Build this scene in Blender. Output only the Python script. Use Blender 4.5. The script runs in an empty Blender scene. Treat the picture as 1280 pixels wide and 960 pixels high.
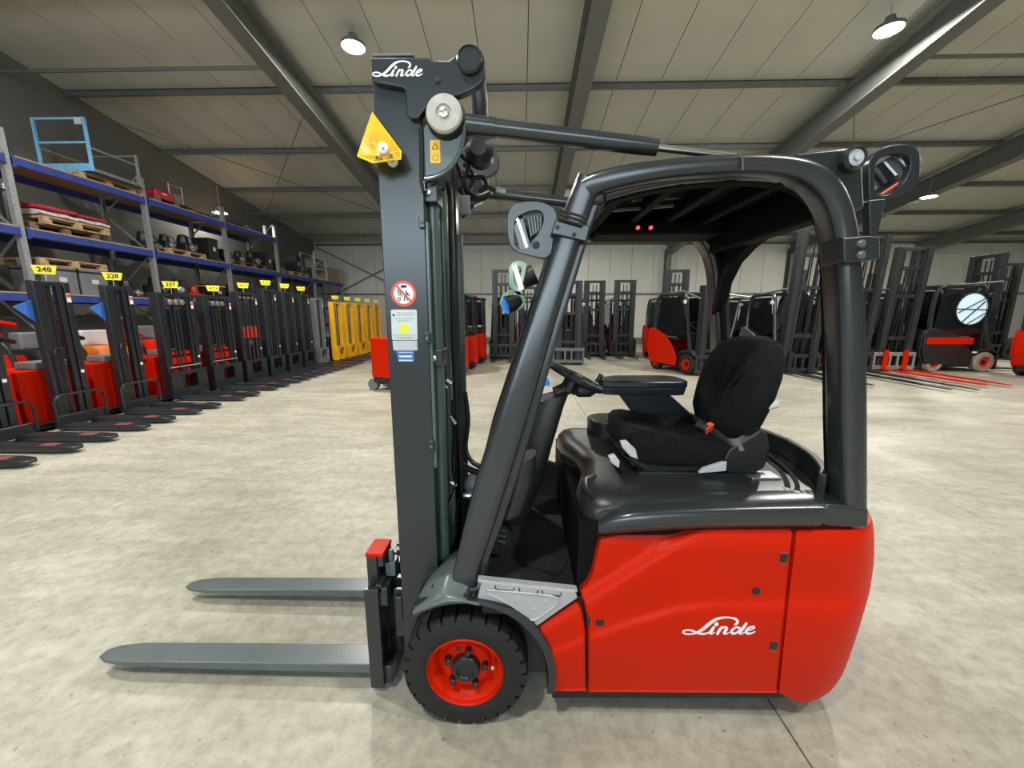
import bpy, bmesh, math, random
from mathutils import Vector, Matrix
random.seed(7)
SC = bpy.context.scene
COL = SC.collection
PI = math.pi

# ------------------------------------------------------------------ camera
F_PX = 481.0
PITCH = math.atan(86 / 481.0)
YAW = math.atan(12 / 488.6)
CAM = Vector((0, 0, 1.5))
cam_d = bpy.data.cameras.new('camera')
cam_d.sensor_width = 36.0
cam_d.lens = F_PX / 1280 * 36.0
cam_d.clip_start = 0.02
cam = bpy.data.objects.new('camera', cam_d)
COL.objects.link(cam)
cam.location = CAM
cam.rotation_euler = (PI / 2 - PITCH, 0, YAW)
SC.camera = cam

# ------------------------------------------------------------------ world, exposure
w = bpy.data.worlds.new('world')
SC.world = w
w.use_nodes = True
w.node_tree.nodes['Background'].inputs[0].default_value = (0.8, 0.85, 0.9, 1)
w.node_tree.nodes['Background'].inputs[1].default_value = 0.15
SC.view_settings.view_transform = 'Standard'
SC.view_settings.look = 'None'
SC.view_settings.exposure = 0.0
SC.view_settings.gamma = 1.0
SC.view_settings.use_curve_mapping = False

# high bay lamps of the hall: x, y, z, energy (the last ones hang outside the frame)
LAMPS = [(-3.2, 8.2, 6.5, 'over the mast'), (6.5, 8.0, 6.5, 'beside the right-hand rafter'),
         (13.4, 13.9, 5.35, 'far right above the forklifts'), (-10.0, 13.3, 4.85, 'above the blue pallet rack')]
HIDDEN_LAMPS = [(-1.8, -1.4, 6.9, 0.65), (4.6, -0.6, 7.0, 0.65), (-6.3, 3.6, 6.7, 1.0), (10.5, 2.5, 6.6, 0.7),
                (15.5, 5.0, 6.4, 0.7), (22.5, 9.0, 6.0, 0.7), (1.6, 15.8, 5.3, 0.5)]
LAMP_W = 415.0
for i, L in enumerate(LAMPS + HIDDEN_LAMPS):
    ld = bpy.data.lights.new('lamp_light', 'AREA')
    ld.shape = 'DISK'
    ld.size = 0.42
    ld.energy = LAMP_W * (L[3] if i > 3 else 0.1 if i == 3 else 1.0)
    ld.color = (1.0, 0.97, 0.90)
    lo = bpy.data.objects.new('lamp_light', ld)
    COL.objects.link(lo)
    lo.location = (L[0], L[1], L[2] - 0.03)

# ------------------------------------------------------------------ geometry helpers
_c, _s = math.cos(PITCH), math.sin(PITCH)
_f0 = Vector((-math.sin(YAW), math.cos(YAW), 0))
_R = Vector((math.cos(YAW), math.sin(YAW), 0))
_F = _f0 * _c - Vector((0, 0, 1)) * _s
_U = Vector((0, 0, 1)) * _c + _f0 * _s

def P(px, py, y):
    """world point seen at a photo pixel, on the vertical plane at depth y"""
    r = _F * F_PX + _R * (px - 640) - _U * (py - 480)
    return CAM + r * (y / r.y)

def PZ(px, py, z):
    r = _F * F_PX + _R * (px - 640) - _U * (py - 480)
    return CAM + r * ((z - CAM.z) / r.z)

def V(*a):
    return Vector(a)

class MB:
    def __init__(self):
        self.v = []
        self.f = []
    def add(self, vs, fs):
        n = len(self.v)
        self.v += [tuple(v) for v in vs]
        self.f += [tuple(i + n for i in f) for f in fs]
        return self
    def box(self, x0, x1, y0, y1, z0, z1):
        vs = [(x, y, z) for x in (x0, x1) for y in (y0, y1) for z in (z0, z1)]
        return self.add(vs, [(0, 1, 3, 2), (4, 6, 7, 5), (0, 4, 5, 1), (2, 3, 7, 6), (0, 2, 6, 4), (1, 5, 7, 3)])
    def bar(self, a, b, w, h, up=(0, 0, 1)):
        a, b = Vector(a), Vector(b)
        d = (b - a).normalized()
        up = Vector(up)
        if abs(d.dot(up)) > 0.98:
            up = Vector((1, 0, 0))
        s = d.cross(up).normalized()
        u = s.cross(d)
        vs = []
        for p in (a, b):
            for i, j in ((-1, -1), (1, -1), (1, 1), (-1, 1)):
                vs.append(p + s * (i * w / 2) + u * (j * h / 2))
        return self.add(vs, [(3, 2, 1, 0), (4, 5, 6, 7)] + [(i, (i + 1) % 4, 4 + (i + 1) % 4, 4 + i) for i in range(4)])
    def loft(self, rings, closed=False, cap=True):
        n = len(rings[0])
        vs = [p for r in rings for p in r]
        fs = []
        m = len(rings)
        for k in range(m if closed else m - 1):
            a, b = k * n, ((k + 1) % m) * n
            for i in range(n):
                j = (i + 1) % n
                fs.append((a + i, a + j, b + j, b + i))
        if cap and not closed:
            fs.append(tuple(range(n))[::-1])
            fs.append(tuple((m - 1) * n + i for i in range(n)))
        return self.add(vs, fs)
    def grid(self, rows):
        n = len(rows[0])
        vs = [p for r in rows for p in r]
        fs = [(k * n + i, k * n + i + 1, (k + 1) * n + i + 1, (k + 1) * n + i) for k in range(len(rows) - 1) for i in range(n - 1)]
        return self.add(vs, fs)
    def prism(self, poly, vec):
        vec = Vector(vec)
        return self.loft([[Vector(p) for p in poly], [Vector(p) + vec for p in poly]])
    def tube(self, path, r, n=8, cap=True, closed=False):
        path = [Vector(p) for p in path]
        rings = []
        m = len(path)
        prev = None
        for k, p in enumerate(path):
            if closed:
                d = path[(k + 1) % m] - path[k - 1]
            else:
                d = path[min(k + 1, m - 1)] - path[max(k - 1, 0)]
            d.normalize()
            if prev is None:
                a = Vector((0, 0, 1)) if abs(d.z) < 0.9 else Vector((1, 0, 0))
                s = d.cross(a).normalized()
            else:
                s = (prev - d * prev.dot(d)).normalized()
            prev = s
            u = d.cross(s)
            rr = r[k] if isinstance(r, (list, tuple)) else r
            rings.append([p + s * (rr * math.cos(2 * PI * i / n)) + u * (rr * math.sin(2 * PI * i / n)) for i in range(n)])
        return self.loft(rings, closed=closed, cap=cap)
    def cyl(self, a, b, r, n=16):
        return self.tube([a, b], r, n)
    def lathe(self, c, axis, prof, n=24, closed=False):
        c = Vector(c)
        ax = {'X': (V(1, 0, 0), V(0, 1, 0), V(0, 0, 1)), 'Y': (V(0, 1, 0), V(0, 0, 1), V(1, 0, 0)), 'Z': (V(0, 0, 1), V(1, 0, 0), V(0, 1, 0))}[axis] if isinstance(axis, str) else axis
        rings = [[c + ax[0] * a + ax[1] * (r * math.cos(2 * PI * i / n)) + ax[2] * (r * math.sin(2 * PI * i / n)) for i in range(n)] for r, a in prof]
        return self.loft(rings, closed=closed, cap=not closed)
    def mirrored(self, c):
        m = MB()
        m.v = [(x, 2 * c - y, z) for x, y, z in self.v]
        m.f = [f[::-1] for f in self.f]
        return m
    def moved(self, d):
        m = MB()
        m.v = [(x + d[0], y + d[1], z + d[2]) for x, y, z in self.v]
        m.f = list(self.f)
        return m
    def build(self, name, mat, parent=None, bev=0, seg=2, ang=35, label=None):
        me = bpy.data.meshes.new(name)
        me.from_pydata(self.v, [], self.f)
        bm = bmesh.new()
        bm.from_mesh(me)
        bmesh.ops.recalc_face_normals(bm, faces=bm.faces)
        bm.to_mesh(me)
        bm.free()
        me.materials.append(M[mat] if isinstance(mat, str) else mat)
        me.polygons.foreach_set('use_smooth', [True] * len(me.polygons))
        me.set_sharp_from_angle(angle=math.radians(ang))
        o = bpy.data.objects.new(name, me)
        COL.objects.link(o)
        if bev:
            b = o.modifiers.new('bevel', 'BEVEL')
            b.width = bev
            b.segments = seg
            b.limit_method = 'ANGLE'
            b.angle_limit = math.radians(40)
            b.harden_normals = True
        if parent is not None:
            o.parent = parent
            if parent.type == 'EMPTY' and parent.get('worldspace'):
                o.matrix_parent_inverse = Matrix.Translation(-parent.location)
        if label:
            o['label'] = label
        return o

def tag(o, label, cat, group=None, kind=None):
    o['label'] = label
    if cat:
        o['category'] = cat
    if group:
        o['group'] = group
    if kind:
        o['kind'] = kind
    return o

def empty(name, loc=(0, 0, 0), rz=0, worldspace=False):
    o = bpy.data.objects.new(name, None)
    COL.objects.link(o)
    o.location = loc
    o.rotation_euler = (0, 0, rz)
    o.empty_display_size = 0.2
    if worldspace:
        o['worldspace'] = 1
    return o

def copy_tree(o, parent=None):
    c = o.copy()
    COL.objects.link(c)
    c.parent = parent
    if parent is not None:
        c.matrix_parent_inverse = o.matrix_parent_inverse.copy()
    for ch in list(o.children):
        copy_tree(ch, c)
    return c

def text_obj(s, size, mat, parent, mw, shear=0.0, bold=0.0, name='lettering'):
    cu = bpy.data.curves.new('t', 'FONT')
    cu.body = s
    cu.size = size
    cu.shear = shear
    cu.offset = bold
    cu.align_x = 'CENTER'
    cu.align_y = 'CENTER'
    cu.resolution_u = 3
    to = bpy.data.objects.new('t', cu)
    me = bpy.data.meshes.new_from_object(to)
    bpy.data.objects.remove(to)
    me.transform(mw)
    me.materials.clear()
    me.materials.append(M[mat])
    o = bpy.data.objects.new(name, me)
    COL.objects.link(o)
    if parent is not None:
        o.parent = parent
        if parent.type == 'EMPTY' and parent.get('worldspace'):
            o.matrix_parent_inverse = Matrix.Translation(-parent.location)
    return o

def facing(loc, ang):
    """text plane standing upright; ang = 0 faces -Y, 90 deg faces +X"""
    return Matrix.Translation(loc) @ Matrix.Rotation(ang, 4, 'Z') @ Matrix.Rotation(PI / 2, 4, 'X')

def lerp(a, b, t):
    return a + (b - a) * t

def poly_at(pts, x):
    if x <= pts[0][0]:
        return pts[0][1]
    for (x0, y0), (x1, y1) in zip(pts, pts[1:]):
        if x <= x1:
            return y0 + (y1 - y0) * (x - x0) / (x1 - x0)
    return pts[-1][1]

def sstep(t):
    t = max(0, min(1, t))
    return t * t * (3 - 2 * t)

def resample(pts, n):
    pts = [Vector(p) for p in pts]
    d = [0]
    for a, b in zip(pts, pts[1:]):
        d.append(d[-1] + (b - a).length)
    out = []
    for i in range(n):
        t = d[-1] * i / (n - 1)
        k = 0
        while k < len(d) - 2 and d[k + 1] < t:
            k += 1
        u = (t - d[k]) / max(1e-9, d[k + 1] - d[k])
        out.append(pts[k].lerp(pts[k + 1], min(1, u)))
    return out

def spline(pts, n=6):
    """Catmull-Rom through points"""
    pts = [Vector(p) for p in pts]
    out = []
    for i in range(len(pts) - 1):
        p0, p1, p2, p3 = pts[max(i - 1, 0)], pts[i], pts[i + 1], pts[min(i + 2, len(pts) - 1)]
        for k in range(n):
            t = k / n
            out.append(0.5 * ((2 * p1) + (p2 - p0) * t + (2 * p0 - 5 * p1 + 4 * p2 - p3) * t * t + (3 * p1 - p0 - 3 * p2 + p3) * t ** 3))
    out.append(pts[-1])
    return out

def srect(c, a, b, n=16, e=4.0):
    """super-ellipse ring round c with half axes a, b"""
    out = []
    for i in range(n):
        t = 2 * PI * (i + 0.5) / n
        ct, st = math.cos(t), math.sin(t)
        out.append(c + a * (math.copysign(abs(ct) ** (2 / e), ct)) + b * (math.copysign(abs(st) ** (2 / e), st)))
    return out

# ------------------------------------------------------------------ materials
M = {}
def mat(name, col, rough=0.5, metal=0.0, noise=0.0, scale=8.0, bump=0.0, bscale=60.0, emit=None, estr=0.0, spec=0.5, coat=0.0, trans=0.0, alpha=1.0):
    m = bpy.data.materials.new(name)
    m.use_nodes = True
    nt = m.node_tree
    b = nt.nodes['Principled BSDF']
    b.inputs['Base Color'].default_value = (*col, 1)
    b.inputs['Roughness'].default_value = rough
    b.inputs['Metallic'].default_value = metal
    b.inputs['Specular IOR Level'].default_value = spec
    b.inputs['Coat Weight'].default_value = coat
    b.inputs['Coat Roughness'].default_value = 0.15
    b.inputs['Transmission Weight'].default_value = trans
    b.inputs['Alpha'].default_value = alpha
    if emit:
        b.inputs['Emission Color'].default_value = (*emit, 1)
        b.inputs['Emission Strength'].default_value = estr
    tc = nt.nodes.new('ShaderNodeTexCoord')
    if noise:
        n = nt.nodes.new('ShaderNodeTexNoise')
        n.inputs['Scale'].default_value = scale
        n.inputs['Detail'].default_value = 5
        nt.links.new(tc.outputs['Object'], n.inputs['Vector'])
        r = nt.nodes.new('ShaderNodeValToRGB')
        r.color_ramp.elements[0].position = 0.3
        r.color_ramp.elements[1].position = 0.7
        r.color_ramp.elements[0].color = (*[c * (1 - noise) for c in col], 1)
        r.color_ramp.elements[1].color = (*[min(1, c * (1 + noise)) for c in col], 1)
        nt.links.new(n.outputs['Fac'], r.inputs['Fac'])
        nt.links.new(r.outputs['Color'], b.inputs['Base Color'])
    if bump:
        n2 = nt.nodes.new('ShaderNodeTexNoise')
        n2.inputs['Scale'].default_value = bscale
        n2.inputs['Detail'].default_value = 3
        nt.links.new(tc.outputs['Object'], n2.inputs['Vector'])
        bp = nt.nodes.new('ShaderNodeBump')
        bp.inputs['Strength'].default_value = bump
        bp.inputs['Distance'].default_value = 0.01
        nt.links.new(n2.outputs['Fac'], bp.inputs['Height'])
        nt.links.new(bp.outputs['Normal'], b.inputs['Normal'])
    M[name] = m
    return m

mat('slate', (0.017, 0.022, 0.026), 0.28, noise=0.12, scale=5, bump=0.03, bscale=250, spec=0.62)
mat('slate_gloss', (0.022, 0.027, 0.031), 0.25, noise=0.08, scale=5, bump=0.04, bscale=300, spec=0.8)
mat('mast_dark', (0.022, 0.025, 0.028), 0.42, noise=0.2, scale=6)
mat('worn_pink', (0.20, 0.045, 0.05), 0.6, noise=0.5, scale=25)
mat('interior_black', (0.006, 0.006, 0.007), 0.7, spec=0.08)
mat('slate_green', (0.085, 0.120, 0.108), 0.26, noise=0.1, scale=6)
mat('slate_light', (0.098, 0.120, 0.122), 0.33, noise=0.1, spec=0.6)
mat('black_plastic', (0.012, 0.013, 0.014), 0.42, noise=0.1, bump=0.06, bscale=300)
mat('hood_plastic', (0.018, 0.020, 0.022), 0.33, noise=0.15, bump=0.08, bscale=400)
mat('rubber', (0.007, 0.007, 0.0075), 0.6, noise=0.25, scale=20, bump=0.1, bscale=150)
mat('rubber_mat', (0.013, 0.013, 0.013), 0.7, noise=0.5, scale=14, bump=0.25, bscale=60)
mat('hose', (0.008, 0.008, 0.009), 0.4)
mat('red', (0.57, 0.014, 0.0008), 0.42, noise=0.03, scale=3, bump=0.05, bscale=350, spec=0.13)
mat('red_dark', (0.45, 0.022, 0.014), 0.45, noise=0.1)
mat('orange', (0.78, 0.20, 0.03), 0.5, noise=0.1)
mat('yellow_mast', (0.95, 0.46, 0.01), 0.45, noise=0.1)
mat('sign_yellow', (0.95, 0.80, 0.03), 0.45)
mat('amber_print', (0.72, 0.33, 0.01), 0.5)
mat('sign_amber', (0.90, 0.50, 0.02), 0.4, noise=0.06, scale=20)
mat('seat_fabric', (0.010, 0.010, 0.0105), 0.95, noise=0.3, scale=30, bump=0.3, bscale=300, spec=0.15)
mat('steel', (0.55, 0.56, 0.56), 0.32, metal=0.9, noise=0.1)
mat('chrome', (0.75, 0.76, 0.78), 0.12, metal=1.0)
mat('galv', (0.42, 0.44, 0.45), 0.42, metal=0.6, noise=0.2, scale=25)
mat('silver_plate', (0.46, 0.475, 0.49), 0.42, metal=0.25, noise=0.08, bump=0.1, bscale=200)
mat('light_grey', (0.55, 0.56, 0.57), 0.5, noise=0.08)
mat('knob_cream', (0.50, 0.49, 0.42), 0.5, noise=0.12, scale=30)
mat('mid_grey', (0.16, 0.17, 0.18), 0.5, noise=0.15)
mat('white', (0.86, 0.87, 0.88), 0.5)
mat('sticker_pale', (0.62, 0.68, 0.68), 0.5, noise=0.05)
mat('ink', (0.02, 0.02, 0.02), 0.6)
mat('ink_grey', (0.25, 0.27, 0.28), 0.6)
mat('sign_red', (0.75, 0.09, 0.04), 0.45)
mat('blue_sign', (0.03, 0.16, 0.55), 0.5)
mat('blue_tag', (0.04, 0.18, 0.62), 0.45)
mat('lime', (0.80, 0.78, 0.05), 0.5)
mat('rack_blue', (0.030, 0.055, 0.26), 0.45, noise=0.15)
mat('sky_blue_paint', (0.20, 0.52, 0.85), 0.45, noise=0.1)
mat('chipboard', (0.40, 0.28, 0.17), 0.8, noise=0.2, scale=30)
mat('wood', (0.42, 0.28, 0.15), 0.8, noise=0.3, scale=12)
mat('wood_dark', (0.16, 0.10, 0.06), 0.85, noise=0.3, scale=12)
mat('cardboard', (0.36, 0.27, 0.17), 0.85, noise=0.12)
mat('film_red', (0.55, 0.03, 0.05), 0.4, noise=0.3, scale=18)
mat('film_white', (0.60, 0.60, 0.60), 0.3, noise=0.3, scale=18)
mat('purlin', (0.20, 0.205, 0.20), 0.5, metal=0.3, noise=0.15)
mat('rafter', (0.15, 0.155, 0.15), 0.5, noise=0.1)
mat('tire_tan', (0.30, 0.25, 0.18), 0.7, noise=0.3, scale=20)
mat('glass', (0.9, 0.95, 0.97), 0.03, trans=1.0)
mat('mirror', (0.85, 0.9, 0.88), 0.05, metal=1.0)
mat('dark_glass', (0.010, 0.012, 0.014), 0.10, spec=0.5)
mat('mint', (0.36, 0.52, 0.44), 0.35, noise=0.1)
mat('blue_lens', (0.02, 0.22, 0.85), 0.15, emit=(0.02, 0.25, 0.9), estr=0.4)
mat('red_lens', (0.7, 0.05, 0.04), 0.15, emit=(1.0, 0.12, 0.10), estr=1.2)
mat('led', (0.9, 0.95, 0.8), 0.2, emit=(0.93, 1.0, 0.72), estr=2.2)
mat('lamp_lens', (1, 1, 1), 0.3, emit=(1.0, 0.90, 0.70), estr=28)
mat('lamp_lens_cool', (1, 1, 1), 0.3, emit=(0.92, 1.0, 0.92), estr=24)
mat('glow_glass', (0.55, 0.68, 0.75), 0.1, emit=(0.55, 0.75, 0.88), estr=0.55)  # glow put into the glass for the bright view through it
mat('added_daylight_pane', (0.7, 0.8, 0.85), 0.2, emit=(0.72, 0.88, 1.0), estr=8.5)  # glow of the added, unseen strip window
mat('wall_panel', (0.63, 0.63, 0.575), 0.55, noise=0.04, scale=2)
mat('wall_panel_shaded', (0.17, 0.165, 0.15), 0.6, noise=0.08, scale=2)  # hall panel with the shade behind the rack put into its colour
mat('roof_panel', (0.55, 0.55, 0.475), 0.5, noise=0.06, scale=1.2)

def floor_material():
    m = bpy.data.materials.new('concrete')
    m.use_nodes = True
    nt = m.node_tree
    b = nt.nodes['Principled BSDF']
    tc = nt.nodes.new('ShaderNodeTexCoord')
    def noise(scale, det, rough=0.55, dist=0.0, mp=None):
        n = nt.nodes.new('ShaderNodeTexNoise')
        n.inputs['Scale'].default_value = scale
        n.inputs['Detail'].default_value = det
        n.inputs['Roughness'].default_value = rough
        n.inputs['Distortion'].default_value = dist
        if mp:
            q = nt.nodes.new('ShaderNodeMapping')
            q.inputs['Scale'].default_value = mp
            nt.links.new(tc.outputs['Object'], q.inputs[0])
            nt.links.new(q.outputs[0], n.inputs['Vector'])
        else:
            nt.links.new(tc.outputs['Object'], n.inputs['Vector'])
        return n.outputs['Fac']
    def ramp(src, p0, c0, p1, c1):
        r = nt.nodes.new('ShaderNodeValToRGB')
        r.color_ramp.elements[0].position = p0
        r.color_ramp.elements[1].position = p1
        r.color_ramp.elements[0].color = (*c0, 1)
        r.color_ramp.elements[1].color = (*c1, 1)
        nt.links.new(src, r.inputs[0])
        return r.outputs[0]
    def mix(a, c, f, mode='MULTIPLY'):
        x = nt.nodes.new('ShaderNodeMix')
        x.data_type = 'RGBA'
        x.blend_type = mode
        x.inputs[0].default_value = f
        nt.links.new(a, x.inputs[6])
        nt.links.new(c, x.inputs[7])
        return x.outputs[2]
    base = ramp(noise(0.9, 6, 0.6, 0.3), 0.3, (0.37, 0.35, 0.285), 0.72, (0.55, 0.525, 0.44))
    fine = ramp(noise(14, 8, 0.7, 0.2), 0.35, (0.72, 0.71, 0.69), 0.62, (1.05, 1.05, 1.05))
    c = mix(base, fine, 0.9)
    streak = ramp(noise(3.0, 4, 0.6, 0.6, (0.35, 1.6, 1)), 0.42, (0.80, 0.80, 0.78), 0.6, (1, 1, 1))
    c = mix(c, streak, 0.75)
    spots = ramp(noise(42, 2, 0.5), 0.26, (0.45, 0.42, 0.38), 0.33, (1, 1, 1))
    c = mix(c, spots, 0.7)
    nt.links.new(c, b.inputs['Base Color'])
    rg = ramp(noise(1.6, 5, 0.6, 0.5), 0.3, (0.34, 0.34, 0.34), 0.7, (0.58, 0.58, 0.58))
    nt.links.new(rg, b.inputs['Roughness'])
    b.inputs['Specular IOR Level'].default_value = 0.42
    bp = nt.nodes.new('ShaderNodeBump')
    bp.inputs['Strength'].default_value = 0.12
    bp.inputs['Distance'].default_value = 0.01
    nt.links.new(noise(9, 7, 0.65, 0.3), bp.inputs['Height'])
    nt.links.new(bp.outputs[0], b.inputs['Normal'])
    M['concrete'] = m
floor_material()

# ------------------------------------------------------------------ the hall
XL, XR, YB_, YF = -10.6, 34.0, 20.5, -9.0
SL = 0.14                       # roof falls away towards the back wall
def roof_z(y):
    return 8.05 - SL * y

def structure(o, name_label=None):
    o['kind'] = 'structure'
    return o

fl = structure(MB().box(XL - .3, XR, YF, YB_ + .3, -0.12, -0.012).build('floor', 'ink_grey'))
xs = [XL - .3, -5.0, 0.985, 7.0, 13.0, 19.0, 25.0, XR]
ys = [YF, -2.6, 9.4, YB_ + .3]
for a, b in zip(xs, xs[1:]):
    for c, d in zip(ys, ys[1:]):
        g = 0.004 if abs(b - 0.985) < .01 or abs(a - 0.985) < .01 else 0.0015
        MB().box(a + g, b - g, c + .0015, d - .0015, -0.012, 0).build('floor_slab', 'concrete', fl)

wb = structure(MB().box(XL - .3, XR, YB_ + .06, YB_ + .2, 0, 6).build('wall_back', 'rafter'))
x = XL - .3
pan = None
while x < XR - 1:
    o = MB().box(0.006, 1.094, 0, 0.06, 0, 5.6).build('wall_panel', 'wall_panel', wb, bev=0.006, seg=1) if pan is None else pan.copy()
    if pan is None:
        pan = o
    else:
        COL.objects.link(o)
    o.location = (x, YB_, 0)
    x += 1.1
wl = structure(MB().box(XL - .3, XL - .1, YF, YB_ + .2, 0, 9.5).build('wall_left', 'wall_panel_shaded'))
structure(MB().box(XR, XR + .2, YF, YB_ + .2, 0, 9.5).build('wall_right', 'wall_panel'))
structure(MB().box(XL - .3, XR, YF - .2, YF, 0, 9.5).build('wall_front', 'wall_panel'))
# strip window assumed behind the camera, added for the cool sheen on the truck
wn = structure(MB().box(-8.6, 3.1, YF - .01, YF + .05, 2.5, 2.58).box(-8.6, 3.1, YF - .01, YF + .05, 5.12, 5.2).build('assumed_window_1', 'rafter'))
for k in range(10):
    x = -8.5 + 1.15 * k
    MB().box(x, x + 1.10, YF, YF + .02, 2.58, 5.12).build('pane', 'added_daylight_pane', wn)
    MB().box(x - .05, x, YF, YF + .05, 2.58, 5.12).build('mullion', 'rafter', wn)

ce = structure(MB().prism([(XL - .3, YF, roof_z(YF) + .1), (XL - .3, YB_ + .2, roof_z(YB_ + .2) + .1), (XL - .3, YB_ + .2, roof_z(YB_ + .2) + .25), (XL - .3, YF, roof_z(YF) + .25)], (XR - XL + .3, 0, 0)).build('ceiling', 'rafter'))
x = XL - .3
pan = None
while x < XR - .5:
    if pan is None:
        pan = MB().prism([(0.008, YF, roof_z(YF)), (0.008, YB_, roof_z(YB_)), (0.008, YB_, roof_z(YB_) + .1), (0.008, YF, roof_z(YF) + .1)], (1.0 - .016, 0, 0)).build('roof_panel', 'roof_panel', ce)
        o = pan
    else:
        o = pan.copy()
        COL.objects.link(o)
    o.location = (x, 0, 0)
    x += 1.0

# rafters (welded I beams) run towards the back wall, purlins run across
trim_n = [0]
def trim(mb, m, bev=0):
    trim_n[0] += 1
    return structure(mb.build('trim_%d' % trim_n[0], m, bev=bev))
RX = [1.24 + 6.1 * k for k in range(-2, 6)]
for rx in RX:
    m = MB()
    for (hw, z0, z1) in ((0.16, 0.74, 0.71), (0.014, 0.71, 0.20), (0.16, 0.20, 0.17)):
        m.prism([(rx - hw, YF, roof_z(YF) - z0), (rx + hw, YF, roof_z(YF) - z0), (rx + hw, YF, roof_z(YF) - z1), (rx - hw, YF, roof_z(YF) - z1)], (0, YB_ - YF, -SL * (YB_ - YF)))
    trim(m, 'rafter')
    # column against the back wall
    m = MB()
    m.box(rx - .13, rx + .13, YB_ - .32, YB_ - .29, 0, roof_z(YB_) - .4).box(rx - .13, rx + .13, YB_ - .03, YB_ - .001, 0, roof_z(YB_) - .4).box(rx - .01, rx + .01, YB_ - .3, YB_ - .02, 0, roof_z(YB_) - .4)
    trim(m, 'rafter')
for k in range(-3, 9):
    y = 0.16 + 2.4 * k
    z = roof_z(y)
    m = MB()
    m.box(XL - .2, XR, y - .045, y + .035, z - .17, z - .155).box(XL - .2, XR, y + .03, y + .036, z - .16, z - .005).box(XL - .2, XR, y + .03, y + .1, z - .03, z - .015)
    trim(m, 'purlin')
# bracing rods and ties
def rod(a, b, r=.012):
    trim(MB().tube([a, b], r, 6), 'rafter')
def roofpt(x, y, d=.2):
    return V(x, y, roof_z(y) - d)
rod(roofpt(-4.86, 9.7, .3), roofpt(-10.9, 16.9, .3))
rod(roofpt(-10.9, 9.7, .3), roofpt(-4.86, 16.9, .3))
rod(roofpt(13.4, 7.4, .3), roofpt(7.34, 14.5, .3))
rod(roofpt(7.34, 9.7, .3), roofpt(13.4, 16.9, .3))
rod(roofpt(-10.9, 8.6, .45), roofpt(-4.86, 8.6, .45), .035)
rod(roofpt(-10.9, 15.7, .45), roofpt(1.2, 15.7, .45), .03)
rod(roofpt(7.4, 8.6, .45), roofpt(13.4, 8.6, .45), .035)
rod(V(-10.5, YB_ - .15, 4.9), V(-4.9, YB_ - .15, 2.2), .03)
rod(V(-10.5, YB_ - .15, 2.2), V(-4.9, YB_ - .15, 4.9), .03)
# wall rails
trim(MB().box(XL, XR, YB_ - .06, YB_ - .004, 5.0, 5.12), 'rafter')
trim(MB().box(XL, XR, YB_ - .10, YB_ - .004, 2.55, 2.62), 'rafter')
trim(MB().box(XL, XR, YB_ - .03, YB_ - .004, 0, .35), 'rafter')
# ------------------------------------------------------------------ the red forklift in front
TC = 1.68                                  # centre line of the truck (depth)
fk = empty('forklift', (0.35, TC, 0), worldspace=True)
tag(fk, 'red and dark grey three-wheel electric forklift with open cab in the foreground', 'forklift')
def both(mb, name, m, bev=0, parent=None, seg=2, ang=35):
    a = mb.build(name, m, parent or fk, bev, seg, ang)
    b = mb.mirrored(TC).build(name, m, parent or fk, bev, seg, ang)
    return a, b

# --- wheels
WX, WZ, WR = -0.199, 0.2285, 0.2285
def main_wheel(y0, sgn):
    c = V(WX, y0, WZ)
    ax = (V(0, sgn, 0), V(0, 0, 1), V(1, 0, 0))
    t = MB().lathe(c, ax, [(.134, .012), (.150, .004), (.185, 0), (.204, .006), (.212, .02), (.2145, .05), (.2145, .13), (.212, .16), (.204, .174), (.150, .178), (.134, .17)], 48, closed=True)
    n = 26
    for i in range(n):
        for half, off in ((0, 0), (1, .5)):
            a = 2 * PI * (i + off) / n
            w = 2 * PI / n * .40
            ya, yb = (0.004, .092) if half == 0 else (.086, .174)
            pr = []
            for (r, yy) in ((.196, ya), (.222, ya + (.004 if half == 0 else 0)), (WR, ya + (.018 if half == 0 else 0)), (WR, yb - (.018 if half else 0)), (.222, yb - (.004 if half else 0)), (.196, yb)):
                pr.append((r, yy))
            r0 = [c + ax[0] * yy + (ax[1] * math.cos(a - w) + ax[2] * math.sin(a - w)) * r for r, yy in pr]
            r1 = [c + ax[0] * yy + (ax[1] * math.cos(a + w) + ax[2] * math.sin(a + w)) * r for r, yy in pr]
            t.loft([r0, r1])
    tire = t.build('tire', 'rubber', fk, ang=30)
    MB().lathe(c + V(.101, 0, .03), ax, [(.0055, -.001), (.0055, .004)], 12).build('valve_dot', 'knob_cream', tire)
    rim = MB().lathe(c, ax, [(.02, .040), (.084, .040), (.090, .046), (.094, .058), (.104, .060), (.112, .044), (.124, .026), (.132, .020), (.133, .008), (.137, .003), (.141, .008), (.141, .02), (.136, .11), (.02, .11)], 48).build('rim', 'red', fk, ang=40)
    MB().lathe(c, ax, [(.053, .05), (.053, .024), (.048, .016), (.034, .014), (.031, .020), (.002, .020)], 28).build('hub_cap', 'black_plastic', rim)
    for k in range(5):
        a = 2 * PI * (k + .02) / 5 + .12
        q = c + V(.072 * math.sin(a), 0, .072 * math.cos(a))
        MB().lathe(q, ax, [(.0125, .045), (.0125, .018), (.009, .012), (.003, .010)], 6).build('wheel_nut', 'black_plastic', rim, ang=20)
    q = c + V(-.028, 0, .070)
    MB().lathe(q, ax, [(.009, .05), (.009, .0385), (.002, .038)], 10).build('vent_hole', 'ink', rim)
main_wheel(1.172, 1)
main_wheel(2 * TC - 1.172, -1)
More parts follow.
